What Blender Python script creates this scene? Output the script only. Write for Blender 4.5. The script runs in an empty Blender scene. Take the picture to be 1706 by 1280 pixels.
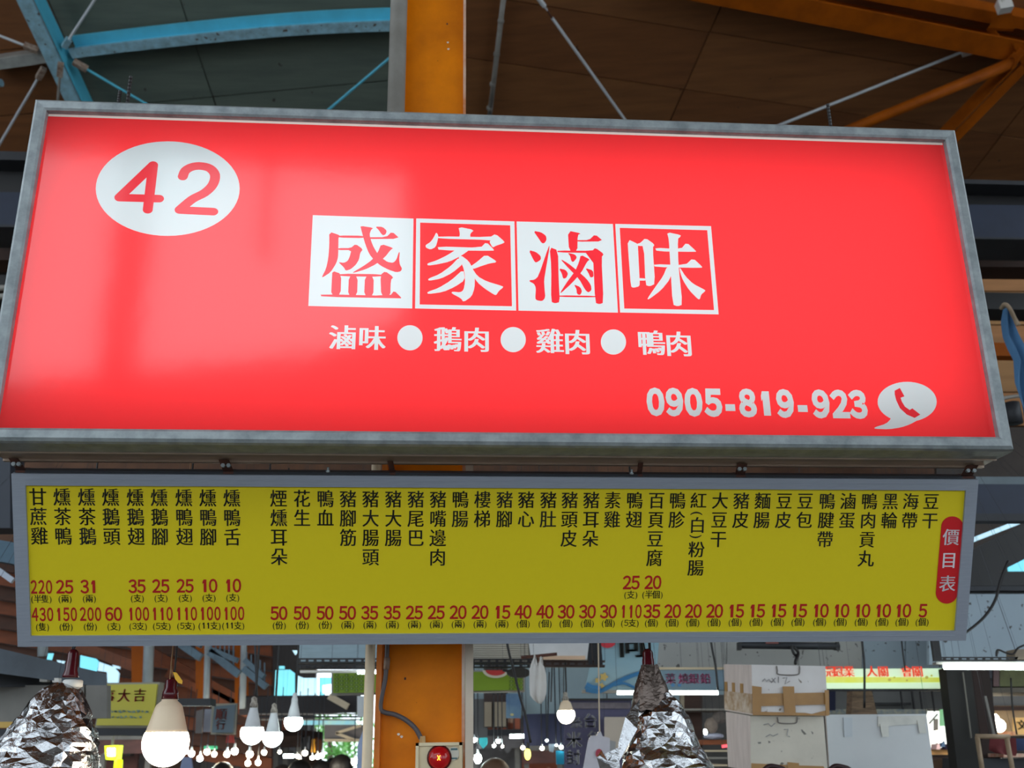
import bpy, math, random
import numpy as np
from mathutils import Vector, Matrix, geometry
random.seed(7)
C = bpy.context.scene.collection
SC = bpy.context.scene
PI = math.pi

# ------------------------------------------------------------------ camera
F, PITCH, ROLL = 1714.5, .3422, -.0147
CAM = Vector((0, 0, 1.6))
AX = Vector((1, 0, 0)); AF = Vector((0, math.cos(PITCH), math.sin(PITCH))); AU = AX.cross(AF)
CX = AX*math.cos(ROLL) + AU*math.sin(ROLL); CU = -AX*math.sin(ROLL) + AU*math.cos(ROLL)
cam = bpy.data.cameras.new('camera'); co = bpy.data.objects.new('camera', cam); C.objects.link(co)
m = Matrix.Identity(4)
for i in range(3): m[i][0] = CX[i]; m[i][1] = CU[i]; m[i][2] = -AF[i]; m[i][3] = CAM[i]
co.matrix_world = m
cam.sensor_width = 36; cam.lens = 36*F/1706; cam.clip_end = 300; cam.clip_start = .05
cam.dof.use_dof = True; cam.dof.focus_distance = 2.55; cam.dof.aperture_fstop = 5.6
SC.camera = co
# ------------------------------------------------------------------ sky and exposure
w = bpy.data.worlds.new('sky'); SC.world = w; w.use_nodes = True
w.node_tree.nodes['Background'].inputs[0].default_value = (.80, .92, 1, 1)
w.node_tree.nodes['Background'].inputs[1].default_value = 3.0
SC.view_settings.view_transform = 'Standard'; SC.view_settings.look = 'None'
SC.view_settings.exposure = 0; SC.view_settings.gamma = 1; SC.view_settings.use_curve_mapping = False

def area(name, loc, target, sx, sy, power, col=(1, 1, 1)):
    l = bpy.data.lights.new(name, 'AREA'); l.shape = 'RECTANGLE'; l.size = sx; l.size_y = sy; l.energy = power; l.color = col
    o = bpy.data.objects.new(name, l); C.objects.link(o); o.location = loc
    o.rotation_euler = (Vector(target)-Vector(loc)).to_track_quat('-Z', 'Y').to_euler()
    return o

# ------------------------------------------------------------------ helpers
def s(r, g, b):
    f = lambda c: (c/255/12.92 if c/255 <= .04045 else ((c/255+.055)/1.055)**2.4)
    return (f(r), f(g), f(b), 1)
MATS = {}
def mat(name, col, rough=.6, metal=0, var=.0, scale=8, col2=None, bump=0, stretch=(1, 1, 1), emit=0, spots=None, tscale=None, emitcol=None):
    if name in MATS: return MATS[name]
    M = bpy.data.materials.new(name); M.use_nodes = True; MATS[name] = M
    nt = M.node_tree; b = nt.nodes['Principled BSDF']
    b.inputs['Base Color'].default_value = col; b.inputs['Roughness'].default_value = rough; b.inputs['Metallic'].default_value = metal
    if emit:
        b.inputs['Emission Color'].default_value = emitcol or col; b.inputs['Emission Strength'].default_value = emit
    if var or bump or spots:
        tc = nt.nodes.new('ShaderNodeTexCoord'); mp = nt.nodes.new('ShaderNodeMapping'); nt.links.new(tc.outputs['Object'], mp.inputs[0])
        mp.inputs['Scale'].default_value = stretch
        nz = nt.nodes.new('ShaderNodeTexNoise'); nz.inputs['Scale'].default_value = scale; nz.inputs['Detail'].default_value = 6; nz.inputs['Roughness'].default_value = .62
        nt.links.new(mp.outputs[0], nz.inputs['Vector'])
        if var:
            mx = nt.nodes.new('ShaderNodeMix'); mx.data_type = 'RGBA'
            cr = nt.nodes.new('ShaderNodeMapRange'); cr.inputs[1].default_value = .35; cr.inputs[2].default_value = .68; cr.inputs[3].default_value = 0; cr.inputs[4].default_value = var
            nt.links.new(nz.outputs[0], cr.inputs[0]); nt.links.new(cr.outputs[0], mx.inputs[0])
            mx.inputs[6].default_value = col; mx.inputs[7].default_value = col2 or tuple(c*.45 for c in col[:3])+(1,)
            out = mx.outputs[2]
            if spots:
                n2 = nt.nodes.new('ShaderNodeTexNoise'); n2.inputs['Scale'].default_value = spots[1]; n2.inputs['Detail'].default_value = 2
                nt.links.new(tc.outputs['Object'], n2.inputs['Vector'])
                r2 = nt.nodes.new('ShaderNodeMapRange'); r2.inputs[1].default_value = spots[2]; r2.inputs[2].default_value = spots[2]+.03; nt.links.new(n2.outputs[0], r2.inputs[0])
                m2 = nt.nodes.new('ShaderNodeMix'); m2.data_type = 'RGBA'; nt.links.new(r2.outputs[0], m2.inputs[0]); nt.links.new(out, m2.inputs[6]); m2.inputs[7].default_value = spots[0]; out = m2.outputs[2]
            nt.links.new(out, b.inputs['Base Color'])
        if bump:
            bp = nt.nodes.new('ShaderNodeBump'); bp.inputs['Strength'].default_value = bump; bp.inputs['Distance'].default_value = .01
            nt.links.new(nz.outputs[0], bp.inputs['Height']); nt.links.new(bp.outputs[0], b.inputs['Normal'])
    return M
def film(name, col, refl=.2, front=.25):          # backlit translucent acrylic with a glossy face
    if name in MATS: return MATS[name]
    M = bpy.data.materials.new(name); M.use_nodes = True; MATS[name] = M; nt = M.node_tree; nt.nodes.clear()
    N = nt.nodes.new; L = nt.links.new
    o = N('ShaderNodeOutputMaterial'); t = N('ShaderNodeBsdfTranslucent'); d = N('ShaderNodeBsdfDiffuse'); g = N('ShaderNodeBsdfGlossy'); fr = N('ShaderNodeFresnel')
    fr.inputs[0].default_value = 1.62; g.inputs['Roughness'].default_value = .09
    t.inputs[0].default_value = col; d.inputs[0].default_value = col
    m1 = N('ShaderNodeMixShader'); m1.inputs[0].default_value = front; L(t.outputs[0], m1.inputs[1]); L(d.outputs[0], m1.inputs[2])
    m2 = N('ShaderNodeMixShader'); L(fr.outputs[0], m2.inputs[0]); L(m1.outputs[0], m2.inputs[1]); L(g.outputs[0], m2.inputs[2]); L(m2.outputs[0], o.inputs[0])
    tc = N('ShaderNodeTexCoord'); nz = N('ShaderNodeTexNoise'); nz.inputs['Scale'].default_value = 9; nz.inputs['Detail'].default_value = 8
    bp = N('ShaderNodeBump'); bp.inputs['Strength'].default_value = .05; bp.inputs['Distance'].default_value = .004
    L(tc.outputs['Object'], nz.inputs['Vector']); L(nz.outputs[0], bp.inputs['Height']); L(bp.outputs[0], g.inputs['Normal'])
    return M

def ray(x, y): return (AF + CX*((x-853)/F) - CU*((y-640)/F))
def P(x, y, Y):                                   # the point of the place at depth Y seen at a pixel
    d = ray(x, y); return CAM + d*(Y/d.y)
def PP(x, y, pt, n):
    d = ray(x, y); return CAM + d*((pt-CAM).dot(n)/d.dot(n))

class MB:
    def __init__(s_): s_.v = []; s_.f = []
    def add(s_, vs, fs):
        k = len(s_.v); s_.v += [Vector(v) for v in vs]; s_.f += [tuple(i+k for i in f) for f in fs]; return s_
    def hexa(s_, a):                               # 8 corners: near loop then far loop
        return s_.add(a, [(0, 1, 2, 3), (7, 6, 5, 4), (0, 4, 5, 1), (1, 5, 6, 2), (2, 6, 7, 3), (3, 7, 4, 0)])
    def box(s_, c, sz, M=None):
        x, y, z = (q/2 for q in sz); pts = [Vector(q) for q in ((-x, -y, -z), (x, -y, -z), (x, -y, z), (-x, -y, z), (-x, y, -z), (x, y, -z), (x, y, z), (-x, y, z))]
        if M is not None: pts = [M @ q for q in pts]
        return s_.hexa([q+Vector(c) for q in pts])
    def bar(s_, a, b, wd, hg, up=(0, 0, 1)):       # box from a to b
        a = Vector(a); b = Vector(b); d = (b-a).normalized(); sd = d.cross(Vector(up))
        if sd.length < 1e-4: sd = d.cross(Vector((0, 1, 0)))
        sd.normalize(); u = sd.cross(d).normalized(); sd = sd*wd/2; u = u*hg/2
        return s_.hexa([a-sd-u, a+sd-u, a+sd+u, a-sd+u, b-sd-u, b+sd-u, b+sd+u, b-sd+u])
    def tube(s_, pts, r, n=10, cap=True):
        pts = [Vector(p) for p in pts]; rs = r if isinstance(r, (list, tuple)) else [r]*len(pts)
        k = len(s_.v); ref = None
        for i, p in enumerate(pts):
            d = (pts[min(i+1, len(pts)-1)]-pts[max(i-1, 0)]).normalized()
            if ref is None: ref = d.cross(Vector((0, 0, 1))); ref = ref if ref.length > 1e-3 else d.cross(Vector((0, 1, 0)))
            ref = (ref-d*ref.dot(d)).normalized(); q = d.cross(ref)
            for j in range(n): t = 2*PI*j/n; s_.v.append(p+ref*(rs[i]*math.cos(t))+q*(rs[i]*math.sin(t)))
        for i in range(len(pts)-1):
            for j in range(n): a = k+i*n+j; b = k+i*n+(j+1) % n; s_.f.append((a, b, b+n, a+n))
        if cap: s_.f.append(tuple(k+j for j in range(n))[::-1]); s_.f.append(tuple(k+(len(pts)-1)*n+j for j in range(n)))
        return s_
    def lathe(s_, c, prof, n=24):                  # prof = [(r, z)]
        c = Vector(c); k = len(s_.v)
        for r, z in prof:
            for j in range(n): t = 2*PI*j/n; s_.v.append(c+Vector((r*math.cos(t), r*math.sin(t), z)))
        for i in range(len(prof)-1):
            for j in range(n): a = k+i*n+j; b = k+i*n+(j+1) % n; s_.f.append((a, b, b+n, a+n))
        s_.f.append(tuple(k+j for j in range(n))[::-1]); s_.f.append(tuple(k+(len(prof)-1)*n+j for j in range(n)))
        return s_
    def sheet(s_, pts, n, th):                     # polygon (3-D points) given thickness along n
        n = Vector(n).normalized()*th; k = len(pts); pts = [Vector(p) for p in pts]
        return s_.add(pts+[p+n for p in pts], [tuple(range(k)), tuple(range(2*k-1, k-1, -1))]+[(i, i+k, (i+1) % k+k, (i+1) % k) for i in range(k)])
def obj(name, mb, material, parent=None, smooth=False, label=None, origin=None):
    if origin is None: origin = parent.matrix_world.translation.copy() if parent is not None else Vector((0, 0, 0))
    o3 = Vector(origin)
    me = bpy.data.meshes.new(name); me.from_pydata([tuple(v-o3) for v in mb.v], [], mb.f); me.update()
    if smooth: me.polygons.foreach_set('use_smooth', [True]*len(me.polygons))
    me.materials.append(material)
    o = bpy.data.objects.new(name, me); C.objects.link(o)
    if parent is not None:
        pl = ABS[parent.name]
        o.location = o3-pl; o.parent = parent
    else: o.location = o3
    ABS[o.name] = o3
    if label: o['label'] = label
    return o
ABS = {}
def part(name, mb, material, parent, smooth=False, label=None): return obj(name, mb, material, parent, smooth, label, origin=ABS[parent.name])
def tag(o, label, cat, group=None):
    o['label'] = label; o['category'] = cat
    if group: o['group'] = group
    return o
def thing(name, loc, label, cat, group=None):
    o = bpy.data.objects.new(name, None); C.objects.link(o); o.location = loc; o.empty_display_size = .1; ABS[o.name] = Vector(loc)
    return tag(o, label, cat, group)
def single(name, mb, material, label, cat, group=None, smooth=False):
    c = sum(mb.v, Vector())/len(mb.v); o = obj(name, mb, material, None, smooth, origin=c); return tag(o, label, cat, group)
def struct(name, mb, material, parent=None):
    if parent is None: o = obj(name, mb, material); o['kind'] = 'structure'; return o
    return part(name, mb, material, parent)
def copy_thing(o, loc, label=None):
    c = o.copy(); C.objects.link(c); c.location = loc; ABS[c.name] = Vector(loc)
    if label: c['label'] = label
    for ch in list(o.children):
        d = ch.copy(); C.objects.link(d); d.parent = c
        for g in list(ch.children): e = g.copy(); C.objects.link(e); e.parent = d
    return c
def smooth_path(pts, k=6):
    pts = [Vector(p) for p in pts]; out = []
    for i in range(len(pts)-1):
        a, b, c, d = pts[max(i-1, 0)], pts[i], pts[i+1], pts[min(i+2, len(pts)-1)]
        for j in range(k):
            t = j/k; out.append(.5*((2*b)+(c-a)*t+(2*a-5*b+4*c-d)*t*t+(3*b-a-3*c+d)*t**3))
    return out+[pts[-1]]

# lettering: outlines of written characters as flat triangles, em size 1, centred
GL = {}
def glyph(ch, bold=0, shift=0):
    key = (ch, bold, shift)
    if key in GL: return GL[key]
    if ch == '1':
        e = bold+.012
        GL[key] = ([(-.02-e, -.366), (.10+e, -.366), (.10+e, .366), (-.02-e, .366), (-.135, .225), (-.135, .13-e), (-.02-e, .2-e)], [(0, 1, 2, 3), (3, 4, 5, 6)]); return GL[key]
    src = chr(0xFF10+int(ch)) if ch.isdigit() else ch
    c = bpy.data.curves.new('t', 'FONT'); c.body = src; c.fill_mode = 'FRONT'; c.resolution_u = 3; c.offset = bold
    o = bpy.data.objects.new('t', c); C.objects.link(o)
    bpy.context.view_layer.update()
    me = bpy.data.meshes.new_from_object(o.evaluated_get(bpy.context.evaluated_depsgraph_get()))
    vs = [(v.co.x, v.co.y) for v in me.vertices]; fs = [tuple(p.vertices) for p in me.polygons]
    bpy.data.objects.remove(o); bpy.data.curves.remove(c); bpy.data.meshes.remove(me)
    if not vs: vs = [(0, 0)]
    if ord(ch) > 0x2000: cx, cy = .5, .38
    else:
        xs = [v[0] for v in vs]; cx = (min(xs)+max(xs))/2; cy = .36
    vs = [(x-cx, y-cy) for x, y in vs]
    if shift:
        n = len(vs); vs = [(x-shift, y) for x, y in vs]+[(x+shift, y) for x, y in vs]+[(x, y) for x, y in vs]
        fs = fs+[tuple(i+n for i in f) for f in fs]+[tuple(i+2*n for i in f) for f in fs]
    GL[key] = (vs, fs); return GL[key]
def put_char(mb, ch, O, X, Y, bold=0, shift=0):    # O centre, X and Y = vectors of one em
    vs, fs = glyph(ch, bold, shift)
    mb.add([O+X*x+Y*y for x, y in vs], fs)
def write(mb, txt, O, X, Y, adv, bold=0):          # a row of characters centred on O
    for i, ch in enumerate(txt): put_char(mb, ch, O+X*((i-(len(txt)-1)/2)*adv), X, Y, bold)

# ------------------------------------------------------------------ shared materials
galv = mat('galvanised_steel', s(160, 167, 170), .45, .25, .75, 22, s(108, 116, 120), .12)
galv_dull = mat('dull_galvanised_sheet', s(176, 154, 136), .3, .45, .5, 6, s(130, 112, 100), .05, stretch=(1, 6, 6))
alu = mat('brushed_aluminium', s(158, 165, 178), .45, .35, .25, 30, s(130, 137, 150), stretch=(.3, 8, 8))
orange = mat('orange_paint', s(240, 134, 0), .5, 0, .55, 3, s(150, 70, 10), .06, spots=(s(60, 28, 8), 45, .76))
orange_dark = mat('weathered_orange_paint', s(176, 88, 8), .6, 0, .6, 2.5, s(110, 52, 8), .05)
dark = mat('dark_steel', s(48, 50, 56), .55, .2, .4, 5, s(26, 26, 30))
navy = mat('navy_steel', s(36, 46, 68), .5, .1, .4, 4, s(22, 28, 40))
brown_dark = mat('dark_brown_timber', s(70, 44, 34), .7, 0, .5, 4, s(34, 22, 18), stretch=(1, 6, 6))
blue = mat('light_blue_paint', s(96, 206, 236), .5, 0, .5, 3, s(84, 170, 196))
bluewhite = mat('chalky_blue_paint', s(150, 196, 214), .6, 0, .7, 9, s(110, 130, 138), spots=(s(80, 60, 45), 14, .68))
cream = mat('cream_paint', s(214, 196, 168), .55, 0, .35, 5, s(160, 142, 116))
grey_pipe = mat('grey_pipe_paint', s(150, 146, 140), .55, 0, .5, 6, s(100, 92, 84))
for o_ in (orange, orange_dark): o_.node_tree.nodes['Principled BSDF'].inputs['Specular IOR Level'].default_value = .15
black = mat('black_rubber', s(26, 24, 26), .5)
greypl = mat('grey_plastic_pipe', s(78, 72, 76), .45)
rust = mat('rusty_steel', s(96, 58, 46), .8, .1, .7, 30, s(50, 28, 22), .2)
maroon = mat('maroon_bakelite', s(84, 18, 28), .22)
white_pl = mat('white_plastic', s(226, 224, 220), .45)
white_m = mat('white_enamel', s(215, 220, 225), .5, 0, .2, 5)
tube_on = mat('lit_tube', s(235, 255, 250), .4, emit=14, emitcol=(.85, 1, .95, 1))
bulb_w = mat('lit_bulb_cool', s(240, 255, 250), .4, emit=22, emitcol=(.85, 1, .93, 1))
bulb_y = mat('lit_bulb_warm', s(255, 250, 235), .4, emit=30, emitcol=(1, .88, .66, 1))

far_w = mat('far_bulb_cool', s(240, 255, 250), .4, emit=90, emitcol=(.85, 1, .95, 1)); far_y = mat('far_bulb_warm', s(255, 250, 235), .4, emit=90, emitcol=(1, .84, .6, 1))
# ------------------------------------------------------------------ floor and walls
fl = MB().box((0, 7, -.1), (44, 60, .2)); struct('floor', fl, mat('concrete_floor', s(112, 106, 98), .6, 0, .4, 2))
KR = 11.05/5.1
U_R = Vector((math.sin(math.radians(75.6)), math.cos(math.radians(75.6)), 0))
def azel(a, e):
    a = math.radians(a); e = math.radians(e); return Vector((math.sin(a)*math.cos(e), math.cos(a)*math.cos(e), math.sin(e)))
V_R = azel(-14.4, -16.9); U_L = azel(-83, 0); V_L = azel(7, -28)
q = ray(760, 100); Q = CAM + q*(11.05/math.hypot(q.x, q.y))
N_R = U_R.cross(V_R).normalized(); N_L = U_L.cross(V_L).normalized(); N_L = -N_L if N_L.z < 0 else N_L
def R(x, y, drop=.0): return PP(x, y, Q-Vector((0, 0, drop)), N_R)
def RL(x, y, drop=.0): return PP(x, y, Q-Vector((0, 0, drop)), N_L)
ply = mat('plywood_ceiling', s(140, 90, 50), .7, 0, .55, 1.6, s(102, 62, 32), stretch=(.5, 5, 5), spots=(s(50, 30, 20), 7, .745))
ply2 = mat('plywood_ceiling_warm', s(132, 82, 44), .7, 0, .55, 1.8, s(96, 56, 28), stretch=(.5, 5, 5), spots=(s(50, 30, 20), 7, .745))
plyg = mat('plywood_bluish_light', s(100, 110, 100), .7, 0, .6, 1.6, s(72, 84, 78), stretch=(.5, 5, 5), spots=(s(60, 56, 50), 7, .74))  # brown plywood with the left bay's bluish light put into its colour
ceil_m = MB()
def deck(U, V, N, us, vs, name):
    a = [Q+U*u+V*v+N*.06 for u, v in ((us[0], vs[0]), (us[-1], vs[0]), (us[-1], vs[-1]), (us[0], vs[-1]))]
    return MB().sheet(a, N, .08)
us_r = [-.45, 3.12, 8.1, 13.2, 18.3]; vs_r = [-2.2+.9*i for i in range(-1, 9)]
us_l = [.35, 3.32, 5.0, 10.1, 15.1]; vs_l = [-2.6+.9*i for i in range(-1, 8)]
off_r = .44-(.9*2-2.2+.9); off_l = .1
vs_r = [v+off_r-.5 for v in vs_r]; vs_l = [v+off_l for v in vs_l]
cr = struct('ceiling', deck(U_R, V_R, N_R, us_r, vs_r, 'c'), brown_dark)
cl = struct('ceiling', deck(U_L, V_L, N_L, us_l, vs_l, 'c'), brown_dark)
def sheets(U, V, N, us, vs, par, pick):
    for i in range(len(us)-1):
        for j in range(len(vs)-1):
            g = .008
            c = [Q+U*u+V*v+N*random.uniform(-.004, .012) for u, v in ((us[i]+g, vs[j]+g), (us[i+1]-g, vs[j]+g), (us[i+1]-g, vs[j+1]-g), (us[i]+g, vs[j+1]-g))]
            struct('plywood_sheet', MB().sheet(c, N, .02), pick(i, j), par)
sheets(U_R, V_R, N_R, us_r, vs_r, cr, lambda i, j: (ply, ply2)[(i+j*2) % 3 == 0])
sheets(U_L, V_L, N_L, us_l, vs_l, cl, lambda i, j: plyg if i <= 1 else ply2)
# the flat part of the roof over and behind the viewer, and the hall's end wall with its clerestory opening
struct('ceiling', MB().box((0, 2.2, 12.3), (30, 24, .2)), ply2)
wallm = mat('painted_block_wall', s(120, 112, 104), .8, 0, .3, 2)
wb = MB()
yb = -7.0
def wallpoly(p): wb.sheet([Vector((x, yb, z)) for x, z in p], (0, -1, 0), .2)
wallpoly([(-15, 4.5), (12, 4.5), (12, 5.4), (-15, 5.4)])
for xa in (-15, -9, -4.6, -.6, 3.6, 8.4): wallpoly([(xa, 0), (xa+1.1, 0), (xa+1.1, 4.5), (xa, 4.5)])  # unseen piers; the bays between stay open to light the price board
wallpoly([(-15, 8.72), (12, 8.72), (12, 12.2), (-15, 12.2)])
wallpoly([(.2, 5.4), (12, 5.4), (12, 8.72), (.2, 8.72)])
wallpoly([(-4.6, 5.4), (.2, 5.4), (.2, 6.6), (-.9, 6.1), (-4.6, 5.55)])
wallpoly([(-15, 5.4), (-12, 5.4), (-12, 8.72), (-15, 8.72)])
struct('wall_back', wb, wallm)
mu = MB().box((-1.5, -6.95, 8.0), (.1, .1, 1.4)).box((-3.05, -6.95, 7.1), (.42, .1, 3.2)); struct('trim_1', mu, dark)
struct('wall_right', MB().box((15.1, 6, 1.2), (.2, 26, 2.4)).box((15.1, 14, 6), (.2, 20, 9)), wallm)  # unseen; tall rear part added to darken the background
struct('wall_left', MB().box((-15.1, 6, 1.2), (.2, 26, 2.4)).box((-15.1, 14, 6), (.2, 20, 9)), wallm)  # unseen; raised at the rear like the right wall, to darken the background
# ------------------------------------------------------------------ the backlit shop sign
YAW = .0826
SA = Vector((math.cos(YAW), math.sin(YAW), 0)); SN = Vector((math.sin(YAW), -math.cos(YAW), 0)); SZ = Vector((0, 0, 1))
S0 = Vector((.007, 2.3672, 1.6+1.1416))            # centre of the sign's face
def SP(x, y): return PP(x, y, S0, SN)
def suv(x, y): p = SP(x, y)-S0; return (p.dot(SA), p.z)
sign = thing('lightbox_sign', S0+Vector((0, 0, -.46)), 'large red backlit shop sign numbered 42 in a galvanised frame', 'sign')
W1, H1 = 2.4, .8546
hw, hh, FR = W1/2, H1/2, .034
def sb(u, v, d): return S0+SA*u+SZ*v-SN*d           # d = depth behind the face
# layers drawn on the acrylic, lowest first; every spot of the face belongs to the topmost layer
LAY = []
def ell(cx, cy, rx, ry, n=40): return [(cx+rx*math.cos(2*PI*i/n), cy+ry*math.sin(2*PI*i/n)) for i in range(n)]
def A_(p): return [(500+x/4.739, 340+y/4.739) for x, y in p]
def B_(p): return [(840+x/4.739, 340+y/4.739) for x, y in p]
def lay(key, polys, px=True): LAY.append((key, [[suv(*q) for q in p] if px else p for p in polys]))
def chaikin(p, k=1):
    for _ in range(k):
        o = []
        for i in range(len(p)):
            a, b = p[i], p[(i+1) % len(p)]
            o += [(a[0]*.8+b[0]*.2, a[1]*.8+b[1]*.2), (a[0]*.2+b[0]*.8, a[1]*.2+b[1]*.8)]
        p = o
    return p
lay('white_edge_strip', [[(79.9, 190), (1570, 238), (1570.5, 241.8), (79.4, 193.8)]])  # light leaking along the top rail, drawn as a white strip
lay('number_disc', [[(x/4.062, 160+y/4.062) for x, y in ell(1135, 627, 487, 320, 64)]])
def stroke(pts, r=34, yr=.76, n=14):                # a brush of elliptic section
    out = []
    for i in range(len(pts)-1):
        a = Vector(pts[i]); b = Vector(pts[i+1]); A2 = Vector((a.x, a.y/yr)); B2 = Vector((b.x, b.y/yr)); d = (B2-A2); t0 = math.atan2(d.y, d.x)
        pl = [(B2+Vector((math.cos(t0-PI/2+PI*k/n), math.sin(t0-PI/2+PI*k/n)))*r) for k in range(n+1)]+[(A2+Vector((math.cos(t0+PI/2+PI*k/n), math.sin(t0+PI/2+PI*k/n)))*r) for k in range(n+1)]
        out.append([(p.x/4.062, 160+p.y*yr/4.062) for p in pl])
    return out
def crv(p): return [(v.x, v.y) for v in smooth_path([Vector((a, b, 0)) for a, b in p], 4)]
lay('digit', stroke([(1036, 468), (808, 686)])+stroke([(808, 688), (1076, 695)])+stroke([(1036, 468), (1000, 770)]))
lay('digit', stroke(crv([(1237, 545), (1255, 505), (1300, 480), (1358, 474), (1420, 490), (1455, 535), (1440, 600), (1385, 655), (1300, 700), (1216, 770)]))+stroke([(1216, 772), (1443, 783)]))
# the four tiles
lay('white_tile', [A_([(100, 88), (895, 115), (885, 825), (65, 805)])])
lay('tile_frame', [[(693.5, 364), (857, 369), (860, 517.6), (691.6, 514)]]); lay('red_tile', [[(700, 371), (850, 375.5), (853, 510.5), (699.2, 507.5)]])
lay('white_tile', [B_([(98, 138), (858, 158), (898, 858), (113, 842)])])
lay('tile_frame', [B_([(877, 157), (1633, 175), (1693, 872), (915, 857)])]); lay('red_tile', [B_([(912, 188), (1603, 207), (1657, 838), (948, 826)])])
G1 = [[(230,218),(318,248),(303,262),(302,330),(300,420),(285,470),(240,540),(178,580),(172,575),(205,510),(222,430),(230,330)],
[(300,248),(500,250),(510,270),(300,266)], [(530,262),(680,262),(725,217),(790,275),(530,277)],
[(475,172),(580,188),(560,205),(548,240),(560,290),(580,340),(610,390),(650,430),(690,458),(735,465),(760,440),(780,378),(787,382),(782,440),(788,480),(805,510),(795,532),(760,540),(700,520),(640,490),(590,450),(545,395),(515,320),(495,250),(482,200)],
[(593,178),(650,180),(685,210),(675,240),(655,248),(640,235),(620,205)],
[(640,315),(738,348),(715,362),(670,420),(600,475),(520,515),(420,545),(415,540),(500,490),(570,440),(615,380)],
[(300,348),(400,348),(438,315),(497,358),(475,385),(465,440),(440,480),(400,515),(360,528),(345,500),(300,458),(345,465),(375,450),(390,420),(405,364),(300,364)],
[(255,527),(325,552),(320,722),(245,722),(250,600)], [(634,560),(672,530),(738,578),(716,600),(712,730),(640,730)],
[(310,550),(645,554),(645,575),(310,571)], [(385,565),(455,567),(450,728),(378,728)], [(512,567),(582,570),(578,730),(505,728)],
[(160,712),(712,725),(742,683),(800,740),(795,746),(168,733)]]
G2 = [[(1250,180),(1375,205),(1342,235),(1345,275),(1255,272),(1262,235)],
[(1075,222),(1092,250),(1085,290),(1070,340),(1030,360),(993,345),(990,325),(1030,300),(1055,265)],
[(1090,255),(1500,262),(1543,235),(1617,300),(1600,312),(1545,330),(1520,345),(1495,300),(1505,284),(1090,273)],
[(1085,335),(1425,346),(1470,300),(1532,362),(1525,370),(1095,366)],
[(1230,360),(1340,360),(1270,410),(1180,455),(1090,475),(1010,487),(1002,470),(1080,445),(1170,400)],
[(1270,405),(1330,450),(1365,510),(1380,580),(1378,660),(1355,730),(1290,775),(1270,745),(1195,705),(1200,692),(1265,698),(1290,680),(1302,620),(1300,550),(1285,490),(1248,425)],
[(1255,420),(1290,470),(1200,545),(1110,590),(1015,607),(1010,590),(1100,555),(1190,490)],
[(1290,515),(1302,600),(1220,655),(1130,695),(1010,712),(1003,695),(1090,665),(1190,605)],
[(1465,398),(1548,450),(1545,462),(1500,468),(1430,490),(1365,515),(1342,495),(1400,455)],
[(1350,495),(1400,570),(1470,610),(1603,650),(1600,662),(1570,685),(1548,720),(1530,715),(1460,670),(1400,620),(1362,560)]]
G3 = [[(230,212),(290,222),(330,250),(335,285),(315,312),(295,308),(270,270)], [(193,363),(250,378),(288,410),(290,440),(250,465),(232,445)],
[(200,602),(240,598),(270,570),(352,332),(360,332),(332,500),(315,600),(318,660),(325,740),(300,768),(255,760),(245,745),(250,660),(235,630),(200,612)],
[(502,210),(608,232),(580,245),(578,375),(512,372)], [(570,285),(670,285),(718,238),(785,296),(570,298)],
[(358,340),(425,365),(430,600),(440,775),(400,785),(370,772),(372,500)], [(420,367),(695,370),(720,345),(788,395),(768,420),(785,780),(750,792),(718,780),(700,387),(420,383)],
[(430,721),(720,725),(720,738),(430,734)],
[(605,400),(678,438),(655,455),(610,540),(540,620),(448,705),(443,698),(500,610),(560,530),(590,460)],
[(440,432),(500,465),(570,520),(650,590),(685,640),(690,680),(665,700),(640,680),(590,590),(510,510)],
[(500,385),(560,398),(575,425),(545,460),(530,450),(520,410)], [(432,508),(485,520),(505,550),(490,585),(465,590),(455,550)],
[(640,505),(702,525),(707,575),(680,582),(665,545)], [(550,635),(600,655),(615,690),(600,720),(575,712),(570,670)]]
G4 = [[(973,277),(1060,318),(1055,330),(1070,610),(1068,650),(1020,662),(1000,652),(985,450)],
[(1050,314),(1075,308),(1115,268),(1188,320),(1172,345),(1192,630),(1150,650),(1115,640),(1103,332),(1050,330)], [(1060,585),(1118,588),(1118,605),(1060,605)],
[(1285,222),(1395,245),(1390,260),(1370,275),(1375,480),(1408,795),(1370,808),(1330,795),(1310,450),(1300,280)],
[(1190,345),(1395,357),(1440,303),(1515,372),(1512,378),(1205,374)], [(1180,475),(1430,483),(1490,427),(1563,495),(1560,505),(1190,498)],
[(1285,495),(1330,495),(1312,590),(1240,680),(1140,755),(1130,748),(1190,660),(1255,570)],
[(1383,495),(1430,570),(1490,630),(1588,680),(1585,690),(1555,715),(1545,752),(1530,752),(1460,680),(1410,600),(1390,545)]]
lay('red_character', [A_(chaikin(p)) for p in G1]); lay('white_character', [A_(chaikin(p)) for p in G2])
lay('red_character', [B_(chaikin(p)) for p in G3]); lay('white_character', [B_(chaikin(p)) for p in G4])
def char_polys(ch, x, y, px, bold=0, shift=0, sx=1, sy=1):
    u0, v0 = suv(x, y); u1, v1 = suv(x+px, y); k = math.hypot(u1-u0, v1-v0)
    vs, fs = glyph(ch, bold, shift)
    return [[(u0+vs[i][0]*k*sx, v0+vs[i][1]*k*sy) for i in f] for f in fs]
for ch, x, y in (('滷', 571, 562), ('味', 620, 563), ('鵝', 746, 565), ('肉', 794, 566), ('雞', 916, 568), ('肉', 962, 570), ('鴨', 1085, 571), ('肉', 1131, 573)):
    lay('small_character', char_polys(ch, x, y, 47, .0, .028), False)
for x, y in ((683, 563), (855, 566), (1022, 570)): lay('round_dot', [ell(x, y, 21, 21, 36)])
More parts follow.
